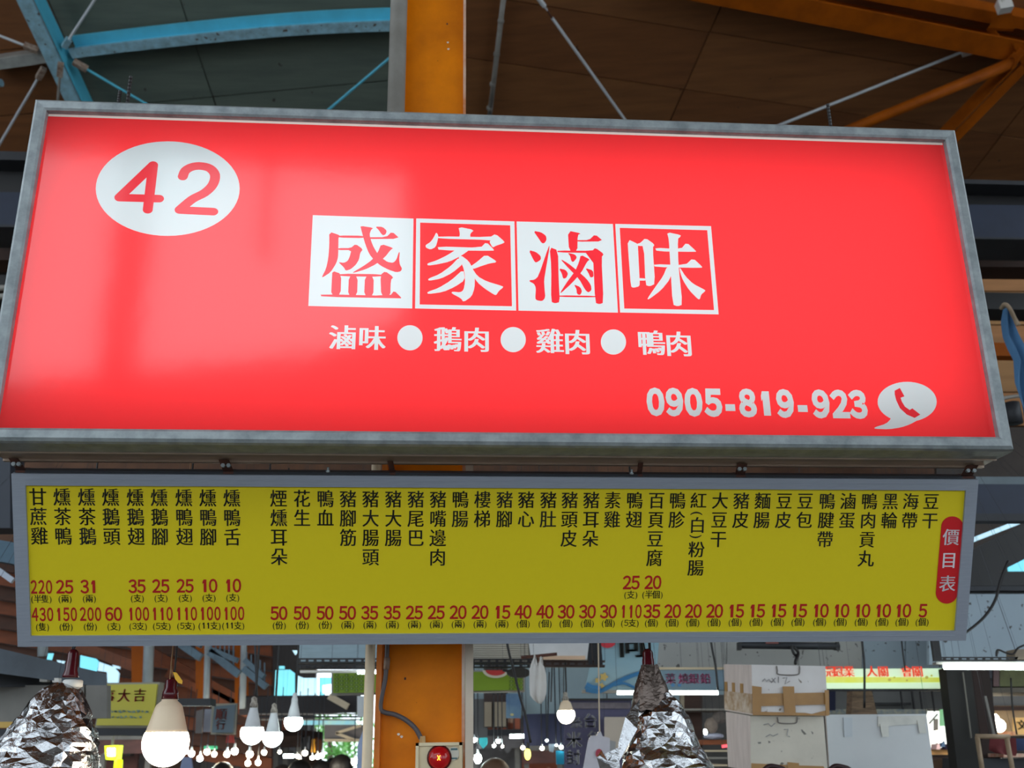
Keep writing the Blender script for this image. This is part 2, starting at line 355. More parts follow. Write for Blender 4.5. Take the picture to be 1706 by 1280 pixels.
for i, ch in enumerate('0905-819-923'):
    x = (85, 168, 252, 337, 412, 490, 568, 655, 730, 812, 895, 975)[i]; y = 185+(x-85)*.0125
    lay('phone_digit', char_polys(ch, 1060+x/2.641, 600+y/2.641, 57, .055, 0, .80, 1.0), False)
D_ = lambda p: [(1060+x/2.641, 600+y/2.641) for x, y in p]
lay('speech_bubble', [D_(ell(1192, 184, 130, 88, 48)), D_(chaikin([(1110, 240), (1122, 258), (1100, 280), (1047, 297), (1050, 303), (1110, 305), (1165, 297), (1205, 283), (1240, 264), (1240, 240)]))])
lay('handset_symbol', [D_([(1137, 135), (1160, 123), (1180, 160), (1163, 166), (1168, 182), (1182, 205), (1203, 220), (1215, 213), (1250, 240), (1225, 255), (1190, 240), (1160, 212), (1144, 178), (1137, 150)])])
def split_face():
    SCL = 100.0
    vs = []; fs = []; own = []
    def addp(p, k):
        a = sum(p[i][0]*p[(i+1) % len(p)][1]-p[(i+1) % len(p)][0]*p[i][1] for i in range(len(p)))
        if abs(a) < 1e-10: return
        if a < 0: p = p[::-1]
        b = len(vs); vs.extend(Vector((x*SCL, y*SCL)) for x, y in p); fs.append(list(range(b, b+len(p)))); own.append(k)
    addp([(-hw, -hh), (hw, -hh), (hw, hh), (-hw, hh)], -1)
    for k, (nm, ps) in enumerate(LAY):
        for p in ps: addp(p, k)
    ov, oe, of, _, _, orig = geometry.delaunay_2d_cdt(vs, [], fs, 0, 1e-5, True)
    OV = np.array([(v.x, v.y) for v in ov]); T = np.array([list(f) for f in of]); cen = OV[T].mean(axis=1)
    top = np.full(len(T), -1)
    for f, k in zip(fs, own):                        # a spot belongs to the topmost outline around it
        if k < 0: continue
        p = np.array([(vs[i].x, vs[i].y) for i in f]); lo = p.min(0); hi = p.max(0)
        ix = np.nonzero((cen[:, 0] >= lo[0]) & (cen[:, 0] <= hi[0]) & (cen[:, 1] >= lo[1]) & (cen[:, 1] <= hi[1]) & (top < k))[0]
        if not len(ix): continue
        X, Y = cen[ix, 0], cen[ix, 1]; ins = np.zeros(len(ix), bool)
        for a, b in zip(p, np.roll(p, -1, 0)):
            c = (a[1] > Y) != (b[1] > Y)
            with np.errstate(divide='ignore', invalid='ignore'): xi = a[0]+(Y-a[1])*(b[0]-a[0])/(b[1]-a[1])
            ins ^= c & (X < xi)
        top[ix[ins]] = k
    res = {}
    for t_, k in zip(T, top): res.setdefault(int(k), []).append([int(q) for q in t_])
    return [(v.x/SCL, v.y/SCL) for v in ov], res
fv, fres = split_face()
film_red = film('red_translucent_film', (.95, .042, .05, 1))
film_white = film('white_translucent_film', (.52, .63, .665, 1))
film_red2 = film('red_print_on_white', (.66, .028, .042, 1))
film_edge = film('light_leak_film', (.9, .9, .85, 1))
fm = {'white_edge_strip': film_edge, 'digit': film_red2, 'red_tile': film_red, 'red_character': film_red2, 'handset_symbol': film_red2}
for k, tris in sorted(fres.items()):
    nm = 'face_panel' if k < 0 else LAY[k][0]
    used = sorted({i for f in tris for i in f}); ix = {a: b for b, a in enumerate(used)}
    part(nm, MB().add([sb(fv[i][0], fv[i][1], 0) for i in used], [tuple(ix[i] for i in f) for f in tris]), film_red if k < 0 else fm.get(nm, film_white), sign)
# frame rails with mitred corners, rounded outward
def rail(a, b, inward, name):
    a = Vector(a); b = Vector(b); d = (b-a).normalized()
    prof = [(0, .003), (0, -.016), (.006, -.020), (.024, -.022), (.031, -.016), (FR, -.006), (FR, .02), (FR-.002, .14)]  # (outward, depth)
    mb = MB(); n = len(prof)
    for (p, sg) in ((a, -1), (b, 1)):
        for o_, dp in prof: mb.v.append(p + (-inward)*o_ + d*sg*o_ - SN*dp)
    mb.f = [(i, i+1, n+i+1, n+i) for i in range(n-1)]
    return part(name, mb, galv, sign, smooth=False)
TL, TR, BR, BL = sb(-hw, hh, 0), sb(hw, hh, 0), sb(hw, -hh, 0), sb(-hw, -hh, 0)
rail(TL, TR, -SZ, 'frame_rail'); rail(TR, BR, -SA, 'frame_rail'); rail(BR, BL, SZ, 'frame_rail'); rail(BL, TL, SA, 'frame_rail')
e = FR-.001
def sheetbox(u0, u1, v0, v1, d0, d1): return MB().hexa([sb(u0, v0, d0), sb(u1, v0, d0), sb(u1, v1, d0), sb(u0, v1, d0), sb(u0, v0, d1), sb(u1, v0, d1), sb(u1, v1, d1), sb(u0, v1, d1)])
inner_w = mat('white_lined_box', s(240, 240, 240), .7)
part('back_panel', sheetbox(-hw-e, hw+e, -hh-e, hh+e, .13, .14), inner_w, sign)
part('bottom_panel', sheetbox(-hw-e, hw+e, -hh-e, -hh-e+.008, .015, .13), galv_dull, sign)
part('top_panel', sheetbox(-hw-e, hw+e, hh+e-.008, hh+e, .015, .13), galv, sign)
for sgn in (-1, 1): part('side_panel', sheetbox(*sorted((sgn*(hw+e), sgn*(hw+e-.008))), -hh-e+.008, hh+e-.008, .015, .13), galv, sign)
part('lip_strip', sheetbox(-hw-e+.002, hw+e-.002, -hh-e-.006, -hh-e, .128, .14), galv_dull, sign)
part('fold_strip', sheetbox(-hw-e+.002, hw+e-.002, -hh-e-.004, -hh-e, .065, .072), galv_dull, sign)
fx = area('sign_fluorescent_light', sb(0, -.004, .115), sb(0, -.004, 0), 2.38, .75, 7.1, (1, .985, .96))
# threaded rods standing up from the sign
for x, y0, y1, yy, lb in ((200, 152, 182, .08, 'shorter rusty threaded rod above the top left of the red sign'), (218, 128, 182, .08, 'taller rusty threaded rod beside the shorter one on the left'), (1379, 174, 226, .08, 'lone rusty threaded rod above the right end of the red sign')):
    n = -SN; pt = sb(0, 0, yy); a = PP(x, y0, pt, SN); b = Vector((a.x, a.y, S0.z+hh+FR-.005))
    mb = MB(); k = 26; pts = []; rr = []
    for i in range(k+1): pts.append(b+(a-b)*i/k); rr.append(.0042 if i % 2 else .0055)
    mb.tube(pts, rr, 8); single('threaded_rod', mb, black, lb, 'rod')

# ------------------------------------------------------------------ the yellow price board
YY, TILT = .0833, .4646
BA = Vector((math.cos(YY), math.sin(YY), 0)); BB = Vector((-math.sin(YY), math.cos(YY), 0)); BD = Vector((0, 0, -1))*math.cos(TILT)+BB*math.sin(TILT)
BN = BA.cross(BD).normalized(); BN = -BN if BN.y > 0 else BN
BK = 1.105
B0 = CAM+Vector((-.0086, 2.3672, .4107))*BK; BWID, BHI = 2.2077*BK, .3952*BK
def bp(x, y, out=0): return PP(x, y, B0+BN*out, BN)
def bq(u, v, out=0): return B0+BA*u+BD*v+BN*out
board = thing('price_board', B0+BD*BHI/2, 'long yellow price board in an aluminium frame below the red sign', 'price board')
bw, bh = BWID/2, BHI/2
yel = mat('yellow_film', s(220, 198, 0), .6, 0, .12, 60, s(206, 186, 0)); blk = mat('black_print', s(16, 16, 12), .5); redp = mat('red_print', s(176, 14, 16), .5); whp = mat('white_print', s(226, 222, 226), .5)
def bbox(u0, u1, v0, v1, o0, o1): return MB().hexa([bq(u0, v1, o1), bq(u1, v1, o1), bq(u1, v0, o1), bq(u0, v0, o1), bq(u0, v1, o0), bq(u1, v1, o0), bq(u1, v0, o0), bq(u0, v0, o0)])
fw = .032
part('back_box', bbox(-bw+.003, bw-.003, -bh+.003, bh-.003, -.05, -.014), dark, board)
part('face_panel', bbox(-bw+.01, bw-.01, -bh+.01, bh-.01, -.012, -.006), yel, board)
for nm, a in (('frame_rail', (-bw+fw, bw-fw, -bh, -bh+.029)), ('frame_rail', (-bw+fw, bw-fw, bh-.027, bh)), ('frame_rail', (-bw, -bw+fw, -bh, bh)), ('frame_rail', (bw-fw, bw, -bh, bh))):
    o = part(nm, bbox(*a, -.03, 0), alu, board)
    u0, u1, v0, v1 = a
    if u1-u0 > 1:
        part('groove_bead', bbox(u0, u1, (v0+v1)/2-.0018, (v0+v1)/2-.0005, 0, .0008), alu, board)
part('top_edge_strip', bbox(-bw+.004, bw-.004, -bh-.007, -bh-.001, -.035, -.008), dark, board)
FO = -.0052
EMX = BA; EMY = -BD
def bchar(mb, ch, x, y, px, bold=0, sx=1, sy=1, out=0, py=None):
    O = bp(x, y, FO+out); X = (bp(x+px, y, FO)-O).length
    Yv = (bp(x, y-(py or px), FO)-bp(x, y, FO)).length
    if ord(ch) > 0x2000 and bold:
        put_char(mb, ch, O-BA*X*.014, BA*X*sx, -BD*Yv*sy); put_char(mb, ch, O+BA*X*.014, BA*X*sx, -BD*Yv*sy)
    else: put_char(mb, ch, O, BA*X*sx, -BD*Yv*sy, bold)
def lean(x, y): return x+(y-828)*(.042-(x-40)/1590*.118)
items = [(63,'甘蔗雞','220','半隻','430','隻'),(103,'燻茶鴨','25','兩','150','份'),(144,'燻茶鵝','31','兩','200','份'),(184,'燻鵝頭','','','60','支'),(225,'燻鵝翅','35','支','100','3支'),(265,'燻鵝腳','25','支','110','5支'),(306,'燻鴨翅','25','支','110','5支'),(346,'燻鴨腳','10','支','100','11支'),(386,'燻鴨舌','10','支','100','11支'),
(464,'煙燻耳朵','','','50','份'),(503,'花生','','','50','份'),(542,'鴨血','','','50','份'),(580,'豬腳筋','','','50','兩'),(617.5,'豬大腸頭','','','35','兩'),(655.5,'豬大腸','','','35','兩'),(693,'豬尾巴','','','25','兩'),(730,'豬嘴邊肉','','','25','兩'),(767,'鴨腸','','','20','兩'),(804,'樓梯','','','20','兩'),
(841,'豬腳','','','15','兩'),(877,'豬心','','','40','個'),(914,'豬肚','','','40','個'),(949.5,'豬頭皮','','','30','個'),(985.5,'豬耳朵','','','30','個'),(1021,'素雞','','','30','個'),(1057.5,'鴨翅','25','支','110','5支'),(1094,'百頁豆腐','20','半個','35','個'),(1129,'鴨胗','','','20','個'),(1164,'紅(白)粉腸','','','20','個'),(1200,'大豆干','','','20','個'),
(1235.6,'豬皮','','','15','個'),(1271,'麵腸','','','15','個'),(1307,'豆皮','','','15','個'),(1342,'豆包','','','15','個'),(1378.5,'鴨腱帶','','','10','個'),(1413.5,'滷蛋','','','10','個'),(1449,'鴨肉貢丸','','','10','個'),(1484,'黑輪','','','10','個'),(1518,'海帶','','','10','個'),(1552,'豆干','','','5','個')]
def yrow(x, kind):
    t = x/1706
    y0 = 827.5+8.5*t+1.0*math.sin(t*3)
    return {'d': y0, 'p1': 979-8.5*min(t*1.5, 1), 'u1': 998.5-8*min(t*1.5, 1), 'p2': 1024.5-6.5*min(t*1.3, 1), 'u2': 1045-8.5*min(t*1.3, 1)}[kind]
for x, name, pa, ua, pb, ub in items:
    mb = MB(); k = (x-40)/1590; em = 30.0-2.6*k; py = 32.6-.9*k; y = yrow(x, 'd')
    if '(' in name:
        for ch, dy in (('紅', 0), ('(', 21.5), ('白', 41), (')', 60), ('粉', 81.5), ('腸', 112)):
            yy = y+dy
            if ch in '()':
                O = bp(lean(x, yy), yy, FO); X = (bp(x+26, yy, FO)-bp(x, yy, FO)).length*.8
                vs, fs = glyph(ch, .012); sg = 1
                mb.add([O+BA*(vy*X*(1.0))+(-BD)*(-vx*X) for vx, vy in vs], fs)
            else: bchar(mb, ch, lean(x, yy), yy, em, .006, py=em*1.02)
    else:
        for i, ch in enumerate(name): bchar(mb, ch, lean(x, y+py*i), y+py*i, em, .006, py=em*1.06)
    part('dish_name', mb, blk, board)
    for pr, un, a, b in ((pa, ua, 'p1', 'u1'), (pb, ub, 'p2', 'u2')):
        if not pr: continue
        mb = MB(); yy = yrow(x, a); xx = lean(x, yy)+(-1.5 if x < 1057 and x > 400 else -1); n = len(pr); sx = .72 if n == 3 else .98; adv = 12.6 if n == 3 else (14.6-.8*k)
        if n == 3: xx += 1.0
        for i, ch in enumerate(pr): bchar(mb, ch, xx+(i-(n-1)/2)*adv, yy, 28, .022, sx=sx*.88, py=29)
        part('price', mb, redp, board)
        mb = MB(); yy = yrow(x, b); xx = lean(x, yy)-1; n = len(un); t = '('+un+')'
        wds = [6 if c in '()' else (7.6 if c.isdigit() else 12.2) for c in t]; X0 = xx-sum(wds)/2
        for c, wd in zip(t, wds):
            bchar(mb, c, X0+wd/2, yy, 13.6 if ord(c) > 200 else 13, .004, py=14.5 if ord(c) > 200 else 13.5); X0 += wd
        part('unit_text', mb, blk, board)
cap = [(1586.5+18.5*math.cos(t), 878.5+18*math.sin(t)) for t in [PI+PI*i/16 for i in range(17)]]+[(1577+18*math.cos(t), 988+18*math.sin(t)) for t in [PI*i/16 for i in range(17)]]
part('title_capsule', MB().sheet([bp(x, y, FO) for x, y in cap], BN, .0006), mat('red_capsule', s(200, 16, 26), .5), board)
mb = MB()
for ch, x, y in (('價', 1584.5, 895), ('目', 1581, 933.5), ('表', 1578.5, 972.5)): bchar(mb, ch, x, y, 28, .008, out=.0009, py=29)
part('title_text', mb, whp, board)
# brackets, bolts between the two signs
for x, yy, wpx, lb in ((41, 776, 16, 'rusty hanging bracket at the left end between the signs'), (384, 776, 18, 'brown bracket between the signs above the smoked duck tongue column'), (655, 776, 10, 'brown bracket between the signs beside the orange column'), (1063, 780, 9, 'narrow dark bracket between the signs right of centre'), (1229, 782, 18, 'broad dark bracket between the signs, second from the right end'), (1604, 785, 22, 'rusty hanging bracket at the right end between the signs')):
    t = bq(0, 0); a = PP(x, yy, bq(0, -bh, -.03), BB); uu = (a-B0).dot(BA); wd = wpx/F*2.4
    br = thing('hanging_bracket', bq(uu, -bh-.012, -.02), lb, 'bracket')
    top = Vector((a.x, S0.y+a.x*.0826+.115, S0.z-hh-FR-.002)); bot = bq(uu, -bh-.001, -.02)
    part('strap', MB().sheet([bot-BA*wd/2, bot+BA*wd/2, top+BA*wd/2, top-BA*wd/2], BB, .004), rust, br)
    part('foot', MB().hexa([bot-BA*wd/2+BN*.012, bot+BA*wd/2+BN*.012, bot+BA*wd/2+BN*.012-BD*.006, bot-BA*wd/2+BN*.012-BD*.006, bot-BA*wd/2-BN*.02, bot+BA*wd/2-BN*.02, bot+BA*wd/2-BN*.02-BD*.006, bot-BA*wd/2-BN*.02-BD*.006]), rust, br)
    for sg in ((-1, 1) if wd > .02 else ()): p = (top+bot)/2+BA*wd*.27*sg; part('bolt', MB().tube([p-BB*.012, p-BB*.004], .0055, 6), galv, br)
for x, lb in ((546, 'small bright screw standing on the price board left of the column'), (1053, 'small bright screw standing on the price board right of centre')):
    p = PP(x, 790, bq(0, -bh), BB); p = bq((p-B0).dot(BA), -bh-.007, -.01); single('screw', MB().tube([p, p-BD*.004, p-BD*.004, p-BD*.012], [.006, .006, .003, .003], 8), mat('bright_zinc', s(190, 200, 205), .25, .9), lb, 'screw')
# ------------------------------------------------------------------ the steel column behind the signs
def Z(v, z): return Vector((v.x, v.y, z))
def vbox(xa, xb, y, Y0, Y1, z0, z1):               # upright box whose near face spans two pixels at depth Y0
    a = P(xa, y, Y0); b = P(xb, y, Y0)
    return MB().box(((a.x+b.x)/2, (Y0+Y1)/2, (z0+z1)/2), (b.x-a.x, Y1-Y0, z1-z0))
col = thing('steel_column', Z(P(703, 1075, 3.0), 0), 'orange painted steel column behind the two signs', 'column')
part('flange', vbox(636, 774, 1075, 2.98, 2.995, 0, 10.8), orange, col)
part('web', vbox(696, 704, 1075, 2.995, 3.2, 0, 10.8), orange, col)
part('rear_flange', vbox(636, 774, 1075, 3.2, 3.215, 0, 10.8), orange, col)
part('edge_angle', vbox(628, 637, 1075, 2.95, 2.98, 0, 10.6), mat('orange_edge', s(216, 120, 36), .5, 0, .4, 9), col)
part('edge_angle', vbox(769.5, 774.5, 1075, 2.965, 2.98, 0, 10.6), mat('chipped_orange_edge', s(190, 100, 24), .5, 0, .9, 3, s(222, 205, 190), stretch=(1, 1, 1.6)), col)
chip = mat('bare_primer', s(232, 214, 196), .6)
for x, y in ((746, 71), (747, 82), (664, 1224), (669, 1228)):
    c = P(x, y, 2.979); part('paint_chip', MB().sheet([c+Vector((.004*math.cos(a)*(1+.3*math.sin(3*a)), 0, .0035*math.sin(a))) for a in [i*PI/4 for i in range(8)]], (0, -1, 0), .001), chip, col)
for x, y in ((675, 1131), (745, 40)):
    c = P(x, y, 2.979); part('rust_spot', MB().sheet([c+Vector((.003*math.cos(a), 0, .004*math.sin(a))) for a in [i*PI/4 for i in range(8)]], (0, -1, 0), .001), rust, col)
def upright(name, x, y, Y, r, z0, z1, m, label, cat, n=14):
    c = P(x, y, Y); return single(name, MB().tube([Z(c, z0), Z(c, (z0+z1)/2), Z(c, z1)], r, n), m, label, cat, smooth=True)
upright('drain_pipe', 662, 100, 2.88, .029, 3.05, 9.5, grey_pipe, 'fat grey drain pipe running up left of the orange column above the red sign', 'pipe')
upright('support_pole', 615, 1150, 2.9, .0135, 0, 2.95, cream, 'thin cream pole left of the orange column under the price board', 'pole')
b = P(782, 1150, 2.9); single('support_pole', MB().box((b.x, 2.9, 1.5), (.021, .02, 3.0)), mat('pale_pole', s(200, 184, 166), .55, 0, .4, 6), 'thin pale square pole right of the orange column under the price board', 'pole')
# conduit and the red call light
cdt = thing('conduit', P(644, 1080, 2.95), 'dark grey flexible conduit curving down the orange column to the red light box', 'conduit')
pts = [P(x, y, 2.955) for x, y in ((646, 1000), (645, 1075), (644, 1100), (642, 1130), (636, 1160), (634, 1180), (640, 1187), (658, 1191), (676, 1200), (692, 1214), (701, 1230), (704, 1240))]
part('hose', MB().tube(smooth_path(pts, 5), .0068, 10), greypl, cdt, True)
part('coupling', MB().tube([P(645, 1096, 2.955), P(643.5, 1116, 2.955)], .009, 10), mat('grey_coupling', s(124, 104, 92), .5), cdt, True)
part('end_nut', MB().tube([P(703.5, 1227, 2.955), P(704, 1238, 2.955)], .0095, 6), mat('brass_nut', s(150, 120, 80), .35, .6), cdt)
cb = thing('call_light_box', P(731, 1275, 2.93), 'beige wall box with a glowing red dome lamp on the orange column', 'box')
a = P(693, 1238, 2.92); b2 = P(770, 1300, 2.92); xm = (a.x+b2.x)/2; wx = b2.x-a.x; zt = a.z; bgm = mat('beige_plastic', s(214, 196, 160), .45)
part('box_body', MB().box((xm, 2.95, zt-.07), (wx, .055, .14)), bgm, cb)
part('bezel', MB().bar((xm-wx/2, 2.918, zt-.004), (xm+wx/2, 2.918, zt-.004), .008, .008).bar((xm-wx/2+.004, 2.918, zt), (xm-wx/2+.004, 2.918, zt-.14), .008, .008).bar((xm+wx/2-.004, 2.918, zt), (xm+wx/2-.004, 2.918, zt-.14), .008, .008), bgm, cb)
c = P(732, 1263, 2.92)
dome = MB(); n = 20; k = 0
for i in range(7):
    t = i/6*PI/2; r = .0295*math.cos(t)
    dome.v += [c+Vector((r*math.cos(2*PI*j/n), -.02*math.sin(t), r*math.sin(2*PI*j/n))) for j in range(n)]
dome.f = [(i*n+j, i*n+(j+1) % n, (i+1)*n+(j+1) % n, (i+1)*n+j) for i in range(6) for j in range(n)]
part('lens', dome, mat('red_lens', s(150, 8, 14), .15, emit=.25), cb, True)
part('lens_ring', MB().tube([c+Vector((0, .002, 0)), c+Vector((0, -.004, 0))], .033, 24), mat('dark_red_ring', s(80, 20, 20), .4), cb, True)
star = mat('glowing_filament', s(255, 150, 40), .4, emit=4)
for a_ in (.5, -.5): part('filament', MB().bar(c+Vector((-.006*math.cos(a_*1.8), -.0215, -.008*math.sin(a_*1.8))), c+Vector((.006*math.cos(a_*1.8), -.0215, .008*math.sin(a_*1.8))), .002, .0022), star, cb)
c = P(756, 1256, 2.92); part('round_sticker', MB().sheet([c+Vector((.015*math.cos(t), 0, .017*math.sin(t))) for t in [i*PI/12 for i in range(24)]], (0, -1, 0), .001), mat('clear_sticker', s(196, 190, 176), .3), cb)
part('sticker_print', MB().bar(c+Vector((-.008, -.0015, .011)), c+Vector((.01, -.0015, .011)), .001, .005).bar(c+Vector((-.009, -.0015, -.012)), c+Vector((.009, -.0015, -.012)), .001, .004), mat('teal_ink', s(60, 96, 100), .5), cb)

# ------------------------------------------------------------------ lamps hanging behind the price board
rail_ = thing('lamp_rail', (0, 2.9, 2.9), 'dark steel rail behind the red sign carrying the lamp cords', 'rail')
part('channel', MB().box((0, 2.9, 2.92), (2.7, .03, .04)), dark, rail_); part('tie_bar', MB().bar((P(703, 1075, 3.0).x, 2.9, 2.92), (P(703, 1075, 3.0).x, 2.985, 2.92), .03, .03), dark, rail_)
foilm = mat('aluminium_foil', (.5, .5, .52, 1), .09, 1.0, bump=.45, scale=34)
from mathutils import noise as mn
def foil(c, prof, seed, n=36, amp=.014, lean=0):           # crumpled cone: facets folded at random
    rnd = random.Random(seed); mb = MB(); m_ = max(12, n*3//4); rows = []
    L = [0]
    for i in range(len(prof)-1): L.append(L[-1]+math.dist(prof[i], prof[i+1]))
    def at(t):
        d = t*L[-1]
        for i in range(len(prof)-1):
            if d <= L[i+1]+1e-9: k = (d-L[i])/(L[i+1]-L[i]); return prof[i][0]*(1-k)+prof[i+1][0]*k, prof[i][1]*(1-k)+prof[i+1][1]*k
        return prof[-1]
    for i in range(m_+1):
        r, z = at(i/m_)
        for j in range(n):
            t = 2*PI*j/n+rnd.uniform(-.06, .06); p = Vector((math.cos(t), math.sin(t), z*6))
            q = Vector((p.x*r*11, p.y*r*11, z*11+seed*7.3))
            h = 0
            for o_, a_ in ((1, 1.1), (2.3, .7), (5, .4)):
                v = mn.voronoi(q*o_)[0]; h += a_*(v[1]-v[0])
            h -= .55
            rr = r+amp*h*min(1, .35+i/m_)*1.3; mb.v.append(Vector(c)+Vector((rr*math.cos(t)+lean*z, rr*math.sin(t), z+rnd.uniform(-.003, .003))))
    for i in range(m_):
        for j in range(n):
            a = i*n+j; b = i*n+(j+1) % n
            if (i+j) % 2: mb.f += [(a, b, b+n), (a, b+n, a+n)]
            else: mb.f += [(a, b, a+n), (b, b+n, a+n)]
    return mb
def socket(par, c, r, h, m_):                       # ribbed lamp holder, top at c
    part('socket', MB().lathe(c, [(r*.35, .012), (r*.62, .006), (r*.72, 0), (r*.72, -h*.3), (r*.78, -h*.34), (r*.8, -h*.7), (r, -h*.9), (r*1.05, -h), (r*.6, -h-.001)], 20), m_, par, True)
def cord(par, c, pts, r=.0028): part('cord', MB().tube(smooth_path(pts, 4), r, 6), black, par, True)
fc = P(116, 1130, 2.9)
fl1 = thing('foil_shaded_lamp', fc, 'hanging lamp wrapped in crumpled foil at the lower left corner', 'lamp')
cord(fl1, fc, [fc+Vector((.002, 0, .075)), fc+Vector((.004, 0, .2)), Vector((fc.x, 2.9, 2.9))])
for sg in (-1, 1): part('wire', MB().tube([fc+Vector((.006*sg, 0, .05)), fc+Vector((.002*sg, 0, .085))], .0022, 6), black, fl1)
t0 = P(122, 1090, 2.9); socket(fl1, t0, .0205, .062, maroon)
part('neck_collar', MB().lathe(P(122, 1133, 2.9), [(.022, 0), (.026, -.003), (.026, -.018), (.02, -.02)], 20), white_pl, fl1, True)
a = P(106, 1140, 2.9)
part('foil_shade', foil(a, [(.03, .0), (.05, -.012), (.078, -.055), (.106, -.108), (.137, -.178), (.158, -.245), (.172, -.31)], 3, lean=.14), foilm, fl1)
fc = P(1078, 1090, 2.9)
fl2 = thing('foil_shaded_lamp', fc, 'hanging lamp in crumpled foil with a torn flap, left of the foam boxes', 'lamp')
cord(fl2, fc, [fc+Vector((-.004, 0, .0)), fc+Vector((-.012, 0, .05)), fc+Vector((-.02, 0, .12)), Vector((fc.x-.02, 2.9, 2.9))]); cord(fl2, fc, [fc+Vector((.008, 0, 0)), fc+Vector((.008, 0, .06)), fc+Vector((.006, 0, .14)), Vector((fc.x+.01, 2.9, 2.9))], .004)
socket(fl2, P(1079, 1089, 2.9), .0205, .045, maroon)
part('inner_foil', foil(P(1082, 1108, 2.9), [(.022, 0), (.03, -.02), (.045, -.06), (.06, -.12)], 11, 40, .004), mat('dull_foil', s(104, 92, 86), .38, .85), fl2)
part('foil_shade', foil(P(1098, 1149, 2.895), [(.018, .004), (.03, -.006), (.048, -.03), (.072, -.07), (.096, -.145), (.124, -.2), (.142, -.25)], 5, 34, .016, lean=-.04), foilm, fl2)
fp = MB(); q = [P(1066, 1165, 2.84), P(1042, 1195, 2.82), P(1030, 1240, 2.81), P(1032, 1268, 2.81), P(1062, 1215, 2.81)]; fp.sheet(q, (0, 1, .1), .001)
part('foil_flap', fp, foilm, fl2)
fp = MB(); q = [P(994, 1262, 2.84), P(1002, 1250, 2.82), P(1012, 1268, 2.83), P(1030, 1246, 2.82), P(1034, 1290, 2.82), P(1004, 1296, 2.84)]
for i in range(len(q)-2): fp.sheet([q[0] if i % 2 else q[0]+Vector((0, .012, 0)), q[i+1], q[i+2]+Vector((0, .01*(i % 2), 0))], (0, 1, 0), .001)
part('foil_tatter', fp, foilm, fl2)
def led_bulb(x, y, Y, R_, label, warm, sock, group=None, ztop=2.95, hk=1.0):     # x, y = centre of the lit globe
    c = P(x, y, Y); t = thing('led_bulb', c, label, 'light bulb', group)
    part('globe', MB().lathe(c, [(R_*math.sin(a), -R_*math.cos(a)) for a in [PI*(.02+.62*i/14) for i in range(15)]], 28), bulb_y if warm else bulb_w, t, True)
    zt = -R_*math.cos(PI*.64); r0 = R_*math.sin(PI*.64)
    part('housing', MB().lathe(c+Vector((0, 0, zt)), [(r0, 0), (R_*(.86 if warm else .66), R_*.12*hk), (R_*(.72 if warm else .55), R_*.6*hk), (R_*(.6 if warm else .42), R_*1.05*hk), (R_*(.54 if warm else .38), R_*1.18*hk), (R_*.34, R_*1.36*hk), (R_*.34, R_*1.42*hk), (R_*.3, R_*1.44*hk)], 24), mat('warm_white_housing', s(238, 214, 184), .5) if warm else white_m, t, True)
    h = zt+R_*1.42*hk; sc = R_*.36
    part('socket', MB().lathe(c+Vector((0, 0, h)), [(sc, 0), (sc*.92, sc*.9), (sc*.7, sc*1.3), (sc*.72, sc*2.2), (sc*.3, sc*2.6)], 18), sock, t, True)
    top = Vector((c.x, Y, max(ztop, c.z+.3)))
    part('cord', MB().tube(smooth_path([c+Vector((0, 0, h+sc*2.4)), c+Vector((sc*.3, 0, h+sc*5)), top], 4), .0026 if Y < 4 else .005, 6), black, t, True)
    return t
led_bulb(276, 1238, 2.9, .061, 'large warm lit bulb with a cream housing and maroon socket, nearest of the bulbs', True, maroon, ztop=2.9, hk=.98)
tp = thing('cable_tag', P(287, 1118, 2.89), 'bright yellow strip of tape tied on the wire above the large warm bulb', 'tape')
part('wire', MB().tube(smooth_path([P(288, 1126, 2.89), P(286, 1110, 2.89), P(288, 1080, 2.89), Vector((P(288, 1080, 2.89).x, 2.9, 2.9))], 3), .0018, 6), mat('tan_wire', s(150, 110, 70), .6), tp)
part('tape_strip', MB().sheet([P(288, 1120, 2.885), P(294, 1121, 2.885), P(299, 1128, 2.885), P(304, 1135, 2.885), P(303, 1140, 2.885), P(297, 1138, 2.885), P(292, 1132, 2.885)], (0, 1, 0), .002), mat('yellow_tape', s(250, 190, 10), .4), tp)
spk = mat('paint_spattered_socket', s(190, 182, 170), .6, 0, .9, 90, s(60, 56, 54))
led_bulb(420, 1221, 4.6, .049, 'cool white bulb with a spattered socket, leftmost of three left of the column', False, spk, hk=1.15)
led_bulb(454, 1228, 5.0, .046, 'cool white bulb, lowest and middle of three left of the orange column', False, spk, hk=1.3)
led_bulb(489, 1203, 5.2, .044, 'cool white bulb, highest and rightmost of three left of the orange column', False, white_m, hk=1.2)
led_bulb(943, 1191, 5.6, .045, 'small warm bulb glowing below the rack right of the orange column', True, spk, ztop=2.3, hk=.8)

